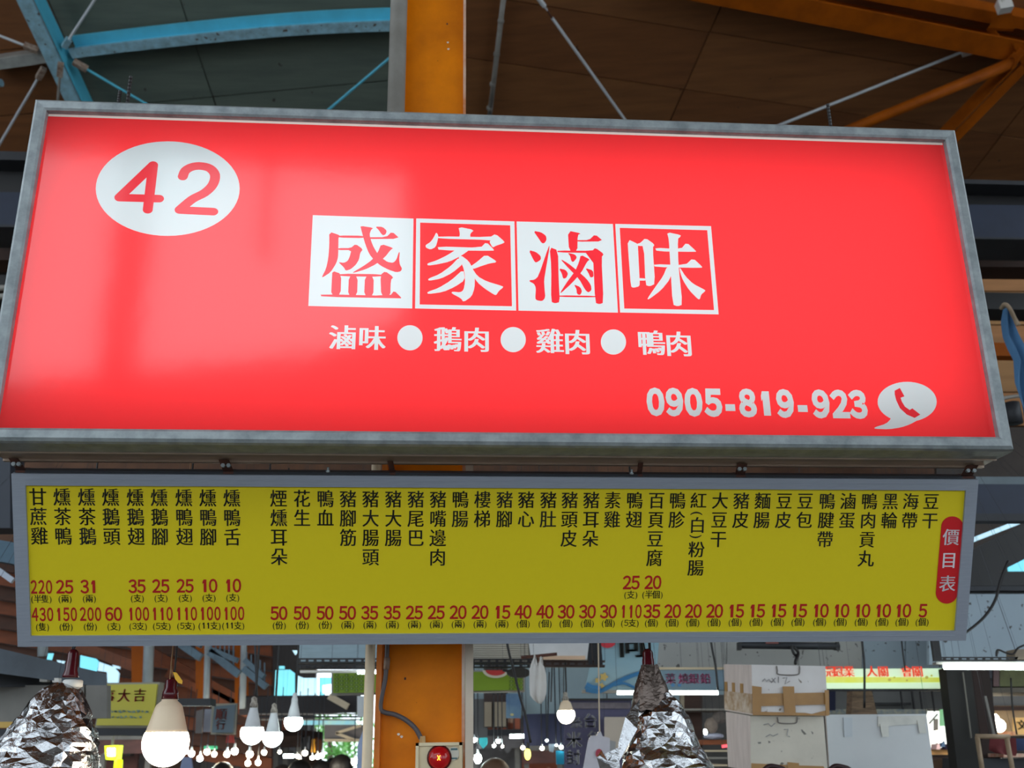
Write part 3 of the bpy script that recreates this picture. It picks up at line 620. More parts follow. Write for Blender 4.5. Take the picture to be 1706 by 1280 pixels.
# ------------------------------------------------------------------ roof steel seen over the sign
def rbar(name, pts, wpx, m_, label, cat, drop=.2, left=False, round_=False, hgt=None, ext=False):
    f_ = RL if left else R
    q = [f_(x, y, drop) for x, y in pts]; dist = (q[0]-CAM).length; wd = wpx/F*dist
    if round_: mb = MB().tube(q, wd/2, 12)
    else:
        mb = MB()
        for i in range(len(q)-1): mb.bar(q[i], q[i+1], wd, hgt or wd*.6, N_L if left else N_R)
    return single(name, mb, m_, label, cat, smooth=round_)
d_ = .35
gb = thing('roof_girder', R(1450, 40, d_), 'long orange steel girder crossing the ceiling at the upper right', 'girder')
a, b = R(1130, -24, d_), R(1790, 104, d_)
up = N_R
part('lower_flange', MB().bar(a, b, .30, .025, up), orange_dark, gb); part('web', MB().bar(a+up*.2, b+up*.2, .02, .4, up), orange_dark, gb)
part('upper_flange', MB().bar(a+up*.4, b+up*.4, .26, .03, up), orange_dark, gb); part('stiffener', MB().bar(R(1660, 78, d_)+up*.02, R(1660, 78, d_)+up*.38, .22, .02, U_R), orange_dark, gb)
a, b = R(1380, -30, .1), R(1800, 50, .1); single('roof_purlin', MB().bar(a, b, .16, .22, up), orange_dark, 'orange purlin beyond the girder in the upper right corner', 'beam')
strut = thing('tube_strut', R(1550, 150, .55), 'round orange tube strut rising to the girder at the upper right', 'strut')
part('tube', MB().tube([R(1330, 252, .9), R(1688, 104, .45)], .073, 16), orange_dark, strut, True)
part('end_plate', MB().bar(R(1680, 108, .44), R(1700, 80, .40), .03, .22), orange_dark, strut)
br = thing('angle_brace', R(1640, 180, .6), 'orange angle iron brace slanting down from the girder behind the sign corner', 'brace')
a, b = R(1706, 112, .45), R(1560, 262, .75)
part('flat_leg', MB().bar(a, b, .16, .02, up), orange_dark, br); part('upright_leg', MB().bar(a+Vector((-.13, 0, .09)), b+Vector((-.13, 0, .09)), .02, .2, up), orange_dark, br)
part('gusset', MB().sheet([R(1688, 72, .40), R(1720, 72, .40), R(1722, 112, .42), R(1702, 108, .42)], (0, 1, 0), .03), orange_dark, br)
rd = thing('tie_rod', R(1450, 150, .12), 'thin white tie rod under the ceiling, right of the lone threaded rod', 'rod')
part('rod', MB().tube([R(1180, 256, .12), R(1610, 84, .12)], .02, 8), white_m, rd); part('clevis', MB().bar(R(1602, 88, .14), R(1628, 80, .14), .09, .09), white_pl, rd)
js = thing('junction_bracket', R(1680, 20, .3), 'white clamp with a stub of rod on the orange girder at the top right corner', 'clamp')
part('clamp', MB().bar(R(1662, 12, .38), R(1684, 8, .38), .12, .14), white_pl, js); part('stub', MB().tube([R(1672, 8, .38), R(1668, -20, .3)], .02, 8), white_pl, js)
part('shoe', MB().sheet([R(1646, 46, .32), R(1660, 26, .32), R(1686, 22, .32), R(1690, 48, .32)], (0, 1, 0), .05), orange_dark, js)
pr = thing('pipe_rail', R(830, 100, .1), 'slim grey conduit pipe under the ceiling just right of the orange column', 'pipe')
part('pipe', MB().tube([R(842, -30, .06), R(812, 225, .06)], .032, 10), grey_pipe, pr, True)
for y in (35, 90, 140, 180): x = 839-(y/225)*29; part('clip', MB().tube([R(x, y-2, .06), R(x, y+2, .06)], .04, 10), grey_pipe, pr)
tr = thing('tie_rod', R(970, 100, .2), 'thin white tie rod with a turnbuckle right of the slim conduit', 'rod')
part('rod', MB().tube([R(920, 30, .2), R(1070, 240, .2)], .019, 8), white_m, tr); part('turnbuckle', MB().bar(R(905, 8, .2), R(912, 17, .2), .012, .03).tube([R(895, -6, .2), R(907, 10, .2)], .03, 8), white_m, tr)
part('fork', MB().tube([R(908, 12, .2), R(921, 32, .2)], .012, 6), rust, tr)
# left: the blue arch, the diagonal beam and their tie rods
ar = thing('arched_beam', RL(420, 50, .3), 'light blue arched roof beam over the left half of the sign', 'beam')
pt = [(118, 89), (200, 79), (290, 69), (410, 57), (530, 48), (652, 43), (740, 41)]
q = [RL(x, y, .3) for x, y in pt]; q2 = smooth_path(q, 3)
mb = MB(); mc = MB()
def ribbon(qs, wd, hg, upv, out=None):
    mb = MB(); k = len(qs)
    for i, p in enumerate(qs):
        d = (qs[min(i+1, k-1)]-qs[max(i-1, 0)]).normalized(); sd = d.cross(upv).normalized(); u = sd.cross(d)
        for a_, b_ in ((-1, -1), (1, -1), (1, 1), (-1, 1)): mb.v.append(p+sd*a_*wd/2+u*b_*hg/2)
    for i in range(k-1):
        for j in range(4): mb.f.append((4*i+j, 4*i+(j+1) % 4, 4*i+4+(j+1) % 4, 4*i+4+j))
    mb.f += [(3, 2, 1, 0), tuple(4*(k-1)+j for j in range(4))]
    return mb
part('lower_flange', ribbon(q2, .12, .04, N_L), bluewhite, ar); part('web', ribbon([p+N_L*.10 for p in q2], .03, .16, N_L), blue, ar)
part('upper_flange', ribbon([p+N_L*.19-V_L*.08 for p in q2], .13, .04, N_L), blue, ar)
ar2 = thing('arched_beam', RL(40, 100, .3), 'pale arched roof beam at the left edge, left of the blue crossing', 'beam')
q3 = [RL(x, y, .3) for x, y in ((-40, 112), (0, 106), (50, 99), (92, 92))]
part('lower_flange', ribbon(q3, .14, .04, N_L), mat('pale_weathered_paint', s(168, 170, 166), .6, 0, .5, 8), ar2); part('web', ribbon([p+N_L*.11-V_L*.03 for p in q3], .04, .18, N_L), grey_pipe, ar2)
dg = thing('diagonal_beam', RL(95, 90, .42), 'pale blue diagonal roof beam in the upper left corner', 'beam')
a, b = RL(22, -40, .42), RL(150, 230, .42)
part('lower_flange', MB().bar(a, b, .19, .03, N_L), bluewhite, dg); part('web', MB().bar(a+N_L*.12+Vector((.12, 0, 0)), b+N_L*.12+Vector((.12, 0, 0)), .03, .22, N_L), blue, dg)
for (x0, y0, x1, y1, lb, mm) in ((168, -16, 108, 76, 'white tie rod rising to the top edge from the blue crossing', white_m), (-20, 52, 62, 84, 'white tie rod reaching the left edge from the blue crossing', white_m), (72, 116, -30, 290, 'long pale tie rod running down left from the blue crossing', white_m), (101, 108, 95, 186, 'short dark tie rod dropping behind the sign from the blue crossing', grey_pipe), (125, 104, 262, 184, 'light blue tie rod running down right from the blue crossing', blue), (664, 84, 520, 206, 'light blue tie rod left of the fat drain pipe', blue)):
    dr = .75 if x0 == 101 else .38; t = thing('tie_rod', RL(x0, y0, dr), lb, 'rod'); A1, B1 = RL(x0, y0, dr), RL(x1, y1, dr); part('rod', MB().tube([A1, B1], .017, 8), mm, t)
    if x0 < 130: k = (B1-A1).normalized() if (x0, y0) != (-20, 52) else (A1-B1).normalized(); o_ = A1 if (x0, y0) != (-20, 52) else B1; part('clevis', MB().bar(o_-k*.02, o_+k*.16, .07, .07), mat('rusty_white', s(176, 160, 146), .6, 0, .8, 20, s(110, 70, 50)), t)
    elif y0 == -16: k = (B1-A1).normalized(); part('clevis', MB().bar(B1-k*.12, B1+k*.02, .07, .07), bluewhite, t)
single('pipe_end', MB().tube([RL(-12, 140, .4), RL(3, 138, .4)], .05, 12), bluewhite, 'rounded pale pipe end at the left edge', 'pipe')
# dark beams behind the sign, seen in the gaps left and right
def hbeam(name, yl, yr, Y, m_, label, depth=.2, xl=-160, xr=1860):
    a0, a1 = P(xl, yl[0], Y), P(xl, yl[1], Y); b0, b1 = P(xr, yr[0], Y), P(xr, yr[1], Y); o_ = Vector((0, depth, 0))
    if isinstance(name, str) and label: return single(name, MB().hexa([a1, b1, b0, a0, a1+o_, b1+o_, b0+o_, a0+o_]), m_, label, 'beam')
    return MB().hexa([a1, b1, b0, a0, a1+o_, b1+o_, b0+o_, a0+o_])
bm_ = thing('steel_beam', P(853, 340, 6), 'broad dark steel beam crossing behind the red sign, seen at both ends', 'beam')
for nm, yl, yr, Y, mm, dp in (('top_flange', (247, 262), (306, 312), 5.9, dark, .3), ('web', (262, 318), (312, 344), 6.05, black, .02), ('lower_plate', (318, 372), (344, 398), 5.98, navy, .04), ('bottom_flange', (372, 376), (398, 401), 5.9, dark, .3)):
    part(nm, hbeam(nm, yl, yr, Y, mm, None, dp), mm, bm_)
hbeam('timber_beam', (378, 432), (402, 446), 6.5, brown_dark, 'dark brown beam just under the broad steel beam')
hbeam('channel_beam', (455, 478), (491, 519), 6.4, black, 'narrow black channel beam behind the sign, the rag hangs from it')
for dy, lb in ((0, 'upper of two thin grey pipes left of the sign'), (14, 'lower of two thin grey pipes left of the sign')):
    single('thin_pipe', MB().tube([P(-60, 482+dy, 6.2), P(300, 470+dy, 6.2)], .02, 10), grey_pipe, lb, 'pipe', smooth=True)
hbeam('roof_purlin', (560, 585), (577, 597), 7.5, orange_dark, 'orange purlin behind the blue rag at the right edge', .1, 1300)
single('conduit', MB().tube(smooth_path([P(1560, 470, 6.9), P(1625, 458, 6.9), P(1680, 450, 6.9), P(1760, 452, 6.9)], 3), .014, 8), grey_pipe, 'pale bent conduit below the broad steel beam at the right edge', 'conduit', smooth=True)
single('conduit', MB().tube(smooth_path([P(1640, 668, 6.9), P(1670, 664, 6.9), P(1700, 660, 6.9), P(1760, 662, 6.9)], 3), .014, 8), grey_pipe, 'pale conduit beside the lower half of the blue rag', 'conduit', smooth=True)
# blue rag
def cloth(outline_l, outline_r, Y, n=10, amp=.02, seed=1):
    mb = MB(); m_ = len(outline_l)
    for i in range(m_):
        a, b = P(*outline_l[i], Y), P(*outline_r[i], Y)
        for j in range(n+1):
            t = j/n; p = a.lerp(b, t); p.y += amp*math.sin(t*9+i*.5+seed)*(.4+.6*i/m_)+amp*.5*mn.noise(Vector((t*4, i*.7, seed))); mb.v.append(p)
    for i in range(m_-1):
        for j in range(n): a = i*(n+1)+j; mb.f.append((a, a+1, a+n+2, a+n+1))
    k = len(mb.v); mb.v += [v+Vector((0, .004, 0)) for v in mb.v]; mb.f += [tuple(i+k for i in f[::-1]) for f in list(mb.f)]
    return mb
rg = thing('hanging_rag', P(1680, 515, 5.6), 'faded blue rag tied to the black beam right of the red sign', 'rag')
part('rag_cloth', cloth([(1673, 514), (1670, 535), (1673, 560), (1681, 580), (1690, 600), (1688, 622), (1688, 640), (1695, 665), (1702, 690), (1706, 706)], [(1681, 514), (1686, 535), (1694, 558), (1706, 580), (1716, 605), (1724, 625), (1728, 645), (1732, 668), (1736, 690), (1740, 704)], 5.6, 12, .04), mat('blue_cloth', s(74, 118, 158), .85, 0, .5, 5, s(46, 80, 116)), rg, True)
part('tie_string', MB().tube(smooth_path([P(1668, 514, 5.55), P(1674, 507, 5.5), P(1682, 514, 5.5), P(1690, 530, 5.55), P(1697, 542, 5.55)], 4), .012, 6), mat('dirty_string', s(150, 130, 108), .9), rg, True)
upright('dark_bottle_hook', 1686, 680, 6.2, .05, P(1686, 706, 6.2).z, P(1686, 672, 6.2).z, dark, 'dark round post stub left of the blue rag, beside the sign corner', 'post')
# ------------------------------------------------------------------ things seen under the price board, left of the column
def plate(pts, Y, th=.03, n=(0, 1, 0)): return MB().sheet([P(x, y, Y) for x, y in pts][::-1], n, th)
def rect(x0, y0, x1, y1): return [(x0, y0), (x1, y0), (x1, y1), (x0, y1)]
def pbox(x0, y0, x1, y1, Y, dp):
    o_ = Vector((0, dp, 0)); a = [P(x0, y1, Y), P(x1, y1, Y), P(x1, y0, Y), P(x0, y0, Y)]; return MB().hexa(a+[p+o_ for p in a])
def pwrite(mb, ch, x, y, Y, px, bold=0, sx=1, out=.004, shift=0):
    O = P(x, y, Y); k = px/F*(O-CAM).length; put_char(mb, ch, O+Vector((0, -out, 0)), Vector((k*sx, 0, 0)), Vector((0, 0, k)), bold, shift)
# far wall of orange roofing boards behind the balcony
ob = [mat('orange_roof_board_%s' % w_, c_, .7, 0, .7, 2, d_2, stretch=(1, 4, 4)) for w_, c_, d_2 in (('bright', s(132, 70, 40), s(70, 42, 30)), ('mid', s(88, 54, 40), s(50, 36, 30)), ('deep', s(70, 50, 44), s(36, 28, 28)))]
rs = thing('lean_to_roof', P(300, 1050, 9.5), 'orange brown boarded roof slope behind the balcony railing at lower left', 'roof')
for i in range(13):
    y0 = 880+i*24; sl = .16
    part('roof_board', MB().hexa([P(-160, y0+22, 9.5+i*.05), P(452, y0+22+sl*600, 9.5+i*.05), P(452, y0+sl*600, 9.55+i*.05), P(-160, y0, 9.55+i*.05)]+[p+Vector((0, .06, 0)) for p in (P(-160, y0+22, 9.5+i*.05), P(452, y0+22+sl*600, 9.5+i*.05), P(452, y0+sl*600, 9.55+i*.05), P(-160, y0, 9.55+i*.05))]), ob[(i*7+i//2) % 3], rs)
for x0, y0, x1, y1 in ((60, 1050, 250, 1120), (200, 1060, 420, 1180), (280, 1120, 420, 1190)): part('rafter', MB().bar(P(x0, y0, 9.3), P(x1, y1, 9.3), .06, .09), ob[0], rs)
def sky_pane(pts, label, cyan, Y=9.2):
    M = film('tinted_skylight_'+('cyan' if cyan else 'pale'), (.12, .52, .64, 1) if cyan else (.42, .62, .72, 1), front=.1)
    return single('skylight_pane', plate(pts, Y, .01), M, label, 'window')
skm = {True: mat('lit_cyan_skylight', s(120, 214, 232), .5, emit=.95), False: mat('lit_pale_skylight', s(186, 224, 240), .5, emit=.95)}
for i, (pts, cy, lb) in enumerate((
    ([(134, 1092), (160, 1098), (164, 1102), (161, 1119), (133, 1114)], True, 'cyan skylight pane just right of the foil lamp socket'),
    ([(165, 1103), (190, 1112), (199, 1122), (197, 1139), (179, 1139), (178, 1120), (163, 1118)], False, 'pale curved skylight pane above the yellow sign'),
    ([(80, 1089), (89, 1089), (86, 1100), (78, 1099)], True, 'small cyan skylight pane left of the foil lamp socket'),
    ([(94, 1100), (108, 1102), (106, 1106), (97, 1104)], False, 'tiny pale skylight pane touching the foil lamp socket on its left'),
    ([(187, 1108), (200, 1111), (200, 1115), (190, 1113)], False, 'tiny pale skylight sliver beyond the curved pane'),
    ([(459, 1117), (483, 1116), (491, 1122), (491, 1155), (486, 1160), (457, 1160)], True, 'square cyan skylight pane above the three cool bulbs'),
    ([(496, 1126), (506, 1130), (529, 1130), (529, 1159), (495, 1160)], False, 'pale blue skylight pane beside the square cyan one'),
    ([(532, 1129), (552, 1129), (552, 1140), (537, 1142), (537, 1154), (541, 1158), (532, 1160)], True, 'cyan C shaped skylight pane next to the honeycomb banner'),
    ([(465, 1110), (474, 1110), (474, 1115), (465, 1115)], True, 'tiny cyan light spot above the square skylight'),
    ([(487, 1084), (498, 1084), (492, 1092)], False, 'tiny pale triangular skylight under the price board'))):
    single('skylight_pane', plate(pts, 9.15, .01), skm[cy], lb, 'window', None)
for x0, x1, y0, y1, lb in ((236, 240, 1060, 1142, 'first'), (326, 341, 1060, 1166, 'second'), (391, 404, 1060, 1181, 'third')):
    xa, xb = (219, 240) if lb == 'first' else (x0, x1)
    single('steel_column', pbox(xa, 1000, xb, y1, 8.9, .2), orange_dark, {'first': 'orange post right of the lower left foil lamp, behind the yellow sign', 'second': 'orange post above the large warm bulb, between two balcony rails', 'third': 'orange post left of the cool bulbs, smallest of the three'}[lb], 'column')
    xp = {'first': 249, 'second': 346, 'third': 406}[lb]; yb2 = {'first': 1139, 'second': 1164, 'third': 1181}[lb]
    single('down_pipe', MB().tube([P(xp+2, 1000, 8.8), P(xp-3 if lb == 'first' else xp-2, yb2, 8.8)], .042 if lb == 'first' else .026, 10), mat('pale_grey_pipe', s(168, 178, 184), .5, 0, .4, 6), {'first': 'thick grey down pipe behind the yellow sign', 'second': 'grey down pipe beside the orange post above the large warm bulb', 'third': 'thin grey down pipe left of the cool bulbs'}[lb], 'pipe', smooth=True)
single('down_pipe', MB().tube([P(72, 1000, 8.8), P(71, 1094, 8.8)], .04, 10), mat('pale_grey_pipe', s(168, 178, 184)), 'grey down pipe far left beside the foil lamp', 'pipe', smooth=True)
rl = thing('balcony_railing', P(360, 1100, 8.5), 'blue grey balcony railing stepping down behind the large warm bulb', 'railing')
rm = mat('blue_grey_rail', s(92, 116, 132), .55, 0, .6, 8, s(50, 64, 76))
for x0, y0, x1, y1, wd in ((285, 1062, 335, 1096, .06), (350, 1086, 398, 1124, .06), (350, 1082, 396, 1101, .04), (406, 1114, 444, 1145, .05), (408, 1100, 440, 1128, .04), (300, 1060, 336, 1076, .04)):
    part('rail', MB().bar(P(x0, y0, 8.5), P(x1, y1, 8.5), .06, wd), rm, rl)
for i in range(13):
    x = 352+i*7.4
    if 396 < x < 408: continue
    yb3 = 1090+(x-350)*.6; part('baluster', MB().bar(P(x, yb3-40, 8.5), P(x, yb3, 8.5), .009, .009), rm, rl)
# steel fascia, grey awning board, yellow sign
single('steel_beam', MB().hexa([P(-80, 1112, 4.6), P(178, 1146, 5.2), P(178, 1123, 5.2), P(-80, 1062, 4.6), P(-80, 1112, 4.8), P(178, 1146, 5.4), P(178, 1123, 5.4), P(-80, 1062, 4.8)]), mat('slate_steel', s(78, 88, 100), .5, .1, .5, 5, s(44, 48, 56)), 'slate grey beam slanting down from the lower left edge to the yellow sign', 'beam')
single('steel_beam', MB().hexa([P(-80, 1146, 4.7), P(150, 1144, 5.3), P(150, 1132, 5.3), P(-80, 1108, 4.7), P(-80, 1146, 4.9), P(150, 1144, 5.5), P(150, 1132, 5.5), P(-80, 1108, 4.9)]), dark, 'black strip for the shadow directly under the slate grey slanting beam', 'beam')  # dark solid standing in for the shadow below the slanting beam
aw = thing('awning_board', P(60, 1200, 5.0), 'plain grey awning board behind the lower left foil lamp', 'board')
awm = mat('grey_board', s(126, 124, 120), .7, 0, .4, 5)
part('panel', pbox(-60, 1142, 140, 1204, 5.0, .05), awm, aw); part('panel', pbox(143, 1142, 178, 1197, 5.0, .05), awm, aw)
part('trim_strip', pbox(-60, 1203, 24, 1213, 4.99, .05), mat('yellow_trim', s(196, 160, 80), .6), aw); part('bracket', pbox(66, 1128, 78, 1136, 4.98, .04), white_pl, aw)
part('bracket', pbox(87, 1130, 98, 1137, 4.98, .04), white_pl, aw)
ys = thing('hanging_sign', P(213, 1176, 6), 'yellow lucky phrase sign with red characters beside the lower left foil lamp', 'sign')
part('frame', plate([(170, 1138), (266, 1137), (258, 1213), (158, 1213)], 6.02, .08), mat('grey_frame', s(150, 146, 130), .5), ys)
part('face_panel', plate([(174, 1141), (262, 1140), (254, 1209), (160, 1209)], 6.0, .015), mat('pale_yellow_film', s(196, 186, 60), .5, 0, .3, 3, s(176, 168, 90)), ys)
mb = MB()
for ch, x in (('事', 181), ('大', 207), ('吉', 233)): pwrite(mb, ch, x, 1160-(x-181)*.03, 6.0, 20, 0, shift=.02)
part('lettering', mb, mat('crimson_print', s(200, 40, 66), .5), ys)
mb = MB(); rnd = random.Random(4)
for r_, y in ((0, 1186), (1, 1195)):
    for i in range(10 if r_ == 0 else 8):
        x = 178+i*7.4+r_*3
        for k in range(3): mb.add([P(x+rnd.uniform(-2.4, 2.4)+dx*.9, y+rnd.uniform(-2, 2)+dy*.7, 5.994) for dx, dy in ((-2, -1), (2, -1), (2, 1), (-2, 1))], [(0, 1, 2, 3)])
part('small_print', mb, mat('faded_blue_print', s(118, 144, 132), .6), ys)
part('lower_ledge', pbox(150, 1214, 262, 1226, 6.0, .15), dark, ys)
gs = thing('hanging_sign', P(372, 1198, 8), 'small slate blue sign with two faded red characters above the far stalls', 'sign')
part('face_panel', plate([(357, 1177), (391, 1174), (388, 1221), (353, 1221)], 8, .05), mat('slate_blue_film', s(92, 108, 120), .5), gs); part('frame', plate([(353, 1173), (393, 1172), (390, 1224), (351, 1224)], 8.06, .05), mat('grey_frame', s(150, 146, 130)), gs)
mb = MB(); pwrite(mb, '順', 369, 1190, 8, 18, shift=.03); pwrite(mb, '行', 368, 1208, 8, 15, shift=.03); part('lettering', mb, mat('faded_red_print', s(140, 72, 66), .6), gs)
single('steel_beam', pbox(278, 1164, 350, 1176, 7.6, .15), dark, 'dark horizontal channel behind the large warm bulb housing', 'beam')
# dark awning under the skylights
cw = thing('dark_awning', P(515, 1180, 9), 'dark grey awning under the skylight panes behind the cool bulbs', 'awning')
part('canopy', plate([(400, 1162), (600, 1160), (604, 1188), (398, 1192)], 8.9, .04, (0, 1, .3)), mat('dark_canvas', s(64, 60, 62), .8, 0, .4, 5), cw)
for y, hgt, mm in ((1189, 2.2, grey_pipe), (1193, 3, dark), (1198, 2.5, grey_pipe)): part('edge_tube', pbox(420, y, 602, y+hgt, 8.85, .05), mm, cw)
part('side_bar', MB().bar(P(548, 1160, 8.8), P(580, 1178, 8.8), .03, .05), cream, cw); part('valance', pbox(595, 1160, 606, 1195, 8.8, .03), white_m, cw)
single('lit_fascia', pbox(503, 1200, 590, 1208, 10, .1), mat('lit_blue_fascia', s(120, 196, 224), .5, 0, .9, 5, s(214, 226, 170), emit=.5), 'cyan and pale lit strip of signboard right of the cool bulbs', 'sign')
tg = thing('roof_truss', P(575, 1222, 9.9), 'pale triangular truss brace beside the thin cream pole', 'truss')
part('backing', pbox(540, 1208, 604, 1234, 10, .06), mat('mauve_grey_board', s(126, 120, 122), .7, 0, .3, 4), tg)
for a_ in ((560, 1222, 602, 1209), (560, 1222, 592, 1234), (540, 1234, 606, 1234)): part('brace', MB().bar(P(a_[0], a_[1], 9.9), P(a_[2], a_[3], 9.9), .03, .025), cream, tg)
# perforated angle racks
def slotted(x0, x1, y, hpx, Y, label, m_=None, slope=0, pit=13.2, name='slotted_rail'):
    t = thing(name, P((x0+x1)/2, y, Y), label, 'rack rail'); mm = m_ or mat('slotted_angle_paint', s(40, 40, 44), .55, .1, .4, 8)
    z = lambda x: y+(x-x0)*slope
    h3 = hpx/3
    def seg(a, b, t0, t1): return MB().hexa([P(a, z(a)+t1, Y), P(b, z(b)+t1, Y), P(b, z(b)+t0, Y), P(a, z(a)+t0, Y)]+[p+Vector((0, .006, 0)) for p in (P(a, z(a)+t1, Y), P(b, z(b)+t1, Y), P(b, z(b)+t0, Y), P(a, z(a)+t0, Y))])
    M2 = MB()
    for q_ in (seg(x0, x1, -hpx/2, -h3/2), seg(x0, x1, h3/2, hpx/2)): M2.add(q_.v, q_.f)
    x = x0
    while x < x1:
        q_ = seg(x, min(x+pit*.36, x1), -h3/2, h3/2); M2.add(q_.v, q_.f); x += pit
    part('slotted_web', M2, mm, t)
    part('top_leg', MB().hexa([P(x0, z(x0)+hpx/2, Y), P(x1, z(x1)+hpx/2, Y), P(x1, z(x1)+hpx/2-.8, Y), P(x0, z(x0)+hpx/2-.8, Y)]+[p+Vector((0, .04, 0)) for p in (P(x0, z(x0)+hpx/2, Y), P(x1, z(x1)+hpx/2, Y), P(x1, z(x1)+hpx/2-.8, Y), P(x0, z(x0)+hpx/2-.8, Y))]), mm, t)
    return t
slotted(496, 632, 1101, 8.5, 5.6, 'upper perforated grey rail left of the orange column')
slotted(496, 632, 1111.5, 7, 5.75, 'lower perforated grey rail left of the orange column')
slotted(786, 905, 1101.5, 8, 5.6, 'perforated grey rail between the column and the hanging white bag')
slotted(786, 905, 1109.5, 6, 5.75, 'lower perforated rail right of the column, behind the white bag')
slotted(1558, 1696, 1098, 6.5, 5.4, 'perforated black rail above the bright tube at lower right', black)
single('wall_panel', pbox(497, 1040, 634, 1104, 6.2, .05), mat('blue_grey_panel', s(150, 172, 184), .6, 0, .25, 9, stretch=(1, 1, 6)), 'pale blue grey panel above the perforated rails left of the column', 'panel')
single('fluorescent_tube', MB().tube([P(500, 1119.5, 5.7), P(594, 1119, 5.7)], .008, 8), white_pl, 'unlit tube above the skylights left of the thin cream pole', 'tube light')
single('fluorescent_tube', MB().tube([P(596, 1120.5, 5.6), P(640, 1120, 5.6)], .009, 8), tube_on, 'short lit tube end glowing behind the thin cream pole', 'tube light')
gbm = mat('green_banner', s(112, 142, 18), .6, 0, .2, 5)
gb1 = thing('shop_banner', P(620, 1140, 5.9), 'green shop banner with honeycomb pattern and watermelon slice behind the orange column', 'banner')
part('frame', plate([(552, 1119), (874, 1117), (874, 1153), (552, 1159)], 5.93, .04), grey_pipe, gb1)
part('face_panel', plate([(555, 1122), (871, 1119), (871, 1150), (555, 1155)], 5.9, .02), gbm, gb1)
hx = MB(); hx2 = MB()
for (xa, xb) in ((557, 606), (848, 870)):
    for i in range(int((xb-xa)/8.2)+1):
        for j in range(5):
            x, y = xa+4+i*8.2, 1125.5+j*6.3-(2.5 if xa > 700 else 0)+(3.1 if i % 2 else 0)
            if x > xb or y > 1152-(3 if xa > 700 else 0): continue
            hx.add([P(x+3.4*math.cos(a), y+2.7*math.sin(a), 5.894) for a in [k*PI/3 for k in range(6)]], [(5, 4, 3, 2, 1, 0)])
            hx2.add([P(x+1.5*math.cos(a), y+1.2*math.sin(a), 5.891) for a in [k*PI/3 for k in range(6)]], [(5, 4, 3, 2, 1, 0)])
part('honeycomb_print', hx, mat('dark_green_print', s(74, 98, 30), .6), gb1); part('honeycomb_centre', hx2, mat('light_green_print', s(126, 150, 70), .6), gb1)
def disc(cx, cy, rx, ry, Y, a0=0, a1=PI): return MB().add([P(cx+rx*math.cos(a), cy+ry*math.sin(a), Y) for a in [a0+(a1-a0)*i/20 for i in range(21)]][::-1], [tuple(range(21))])
part('melon_rind', disc(826, 1117, 22, 13, 5.893), mat('pale_rind', s(196, 192, 176), .6), gb1); part('melon_flesh', disc(826, 1117, 17, 9, 5.889), mat('melon_red', s(176, 44, 44), .6), gb1)
# ---------------------------------------------------------------- right of the column
cs = thing('roller_shutter', P(830, 1060, 6.4), 'ribbed cream shutter above the perforated rail right of the orange column', 'shutter')
for i in range(16):
    y = 1042+i*3.6; part('slat', pbox(785, y, 880, y+2.7, 6.4, .03), mat('shutter_slat', s(178, 172, 160), .6, 0, .2, 6), cs)
part('backing', pbox(783, 1036, 882, 1107, 6.44, .03), mat('shutter_shadow_gap', s(130, 126, 118), .7), cs)
fo = mat('styrofoam', s(238, 236, 236), .85, 0, .35, 5, s(212, 206, 202), bump=.1, spots=(s(150, 140, 130), 26, .68))
fb = thing('foam_box', P(933, 1098, 5.4), 'white foam box on the rack just right of the hanging white bag', 'box')
part('box_body', MB().hexa([P(884, 1092, 5.2), P(978, 1099, 5.2), P(984, 1050, 5.2), P(878, 1050, 5.2), P(884, 1096, 5.6), P(978, 1102, 5.6), P(984, 1050, 5.6), P(878, 1050, 5.6)]), mat('clean_foam', s(216, 218, 220), .8, 0, .3, 6), fb)
part('rim', pbox(915, 1067, 940, 1069, 5.19, .01), greypl, fb); part('bottom_edge', pbox(905, 1093, 975, 1099, 5.17, .02), mat('peach_edge', s(224, 190, 160), .6), fb)
slotted(905, 1008, 1106, 11, 5.3, 'rusty brown rack rail under the clean foam box', mat('rusty_rack', s(84, 66, 60), .7, .1, .7, 14, s(48, 36, 34)))
hk = thing('rack_hook_bar', P(900, 1092, 5.15), 'dark hooked bar holding the hanging white bag', 'bar'); part('bar', MB().bar(P(868, 1096, 5.1), P(928, 1090, 5.1), .012, .014).bar(P(895, 1092, 5.1), P(898, 1104, 5.1), .008, .008), rust, hk)
up_ = thing('rack_upright', P(990, 1090, 5.3), 'slanting dark rack upright right of the clean foam box', 'rack')
for x in (984, 993, 1001): part('upright_bar', MB().bar(P(x-6, 1040, 5.3), P(x, 1108, 5.3), .008, .02), dark, up_)
pan = thing('wok_lid', P(864, 1123, 5.4), 'dark round pan hanging in front of the green banner', 'pan'); part('pan_body', MB().sheet([P(864+20*math.cos(a), 1121+8.5*math.sin(a), 5.4) for a in [i*PI/10 for i in range(20)]], (0, 1, 0), .04), mat('sooty_iron', s(50, 46, 40), .7, 0, .5, 20), pan); part('handle', MB().bar(P(838, 1117, 5.4), P(848, 1119, 5.4), .012, .012), black, pan)
bag = thing('plastic_bag', P(896, 1092, 5.0), 'white plastic carrier bag hanging on the rack right of the column', 'bag')
bgp = mat('white_bag_film', s(210, 206, 200), .5, 0, .35, 12, s(236, 238, 244), bump=.5)
part('bag_body', cloth([(885, 1108), (882, 1115), (882, 1130), (882, 1145), (883, 1158), (888, 1166), (896, 1172)], [(902, 1104), (907, 1112), (910, 1125), (911, 1142), (910, 1156), (907, 1166), (902, 1173)], 5.0, 12, .012, 3), bgp, bag, True)
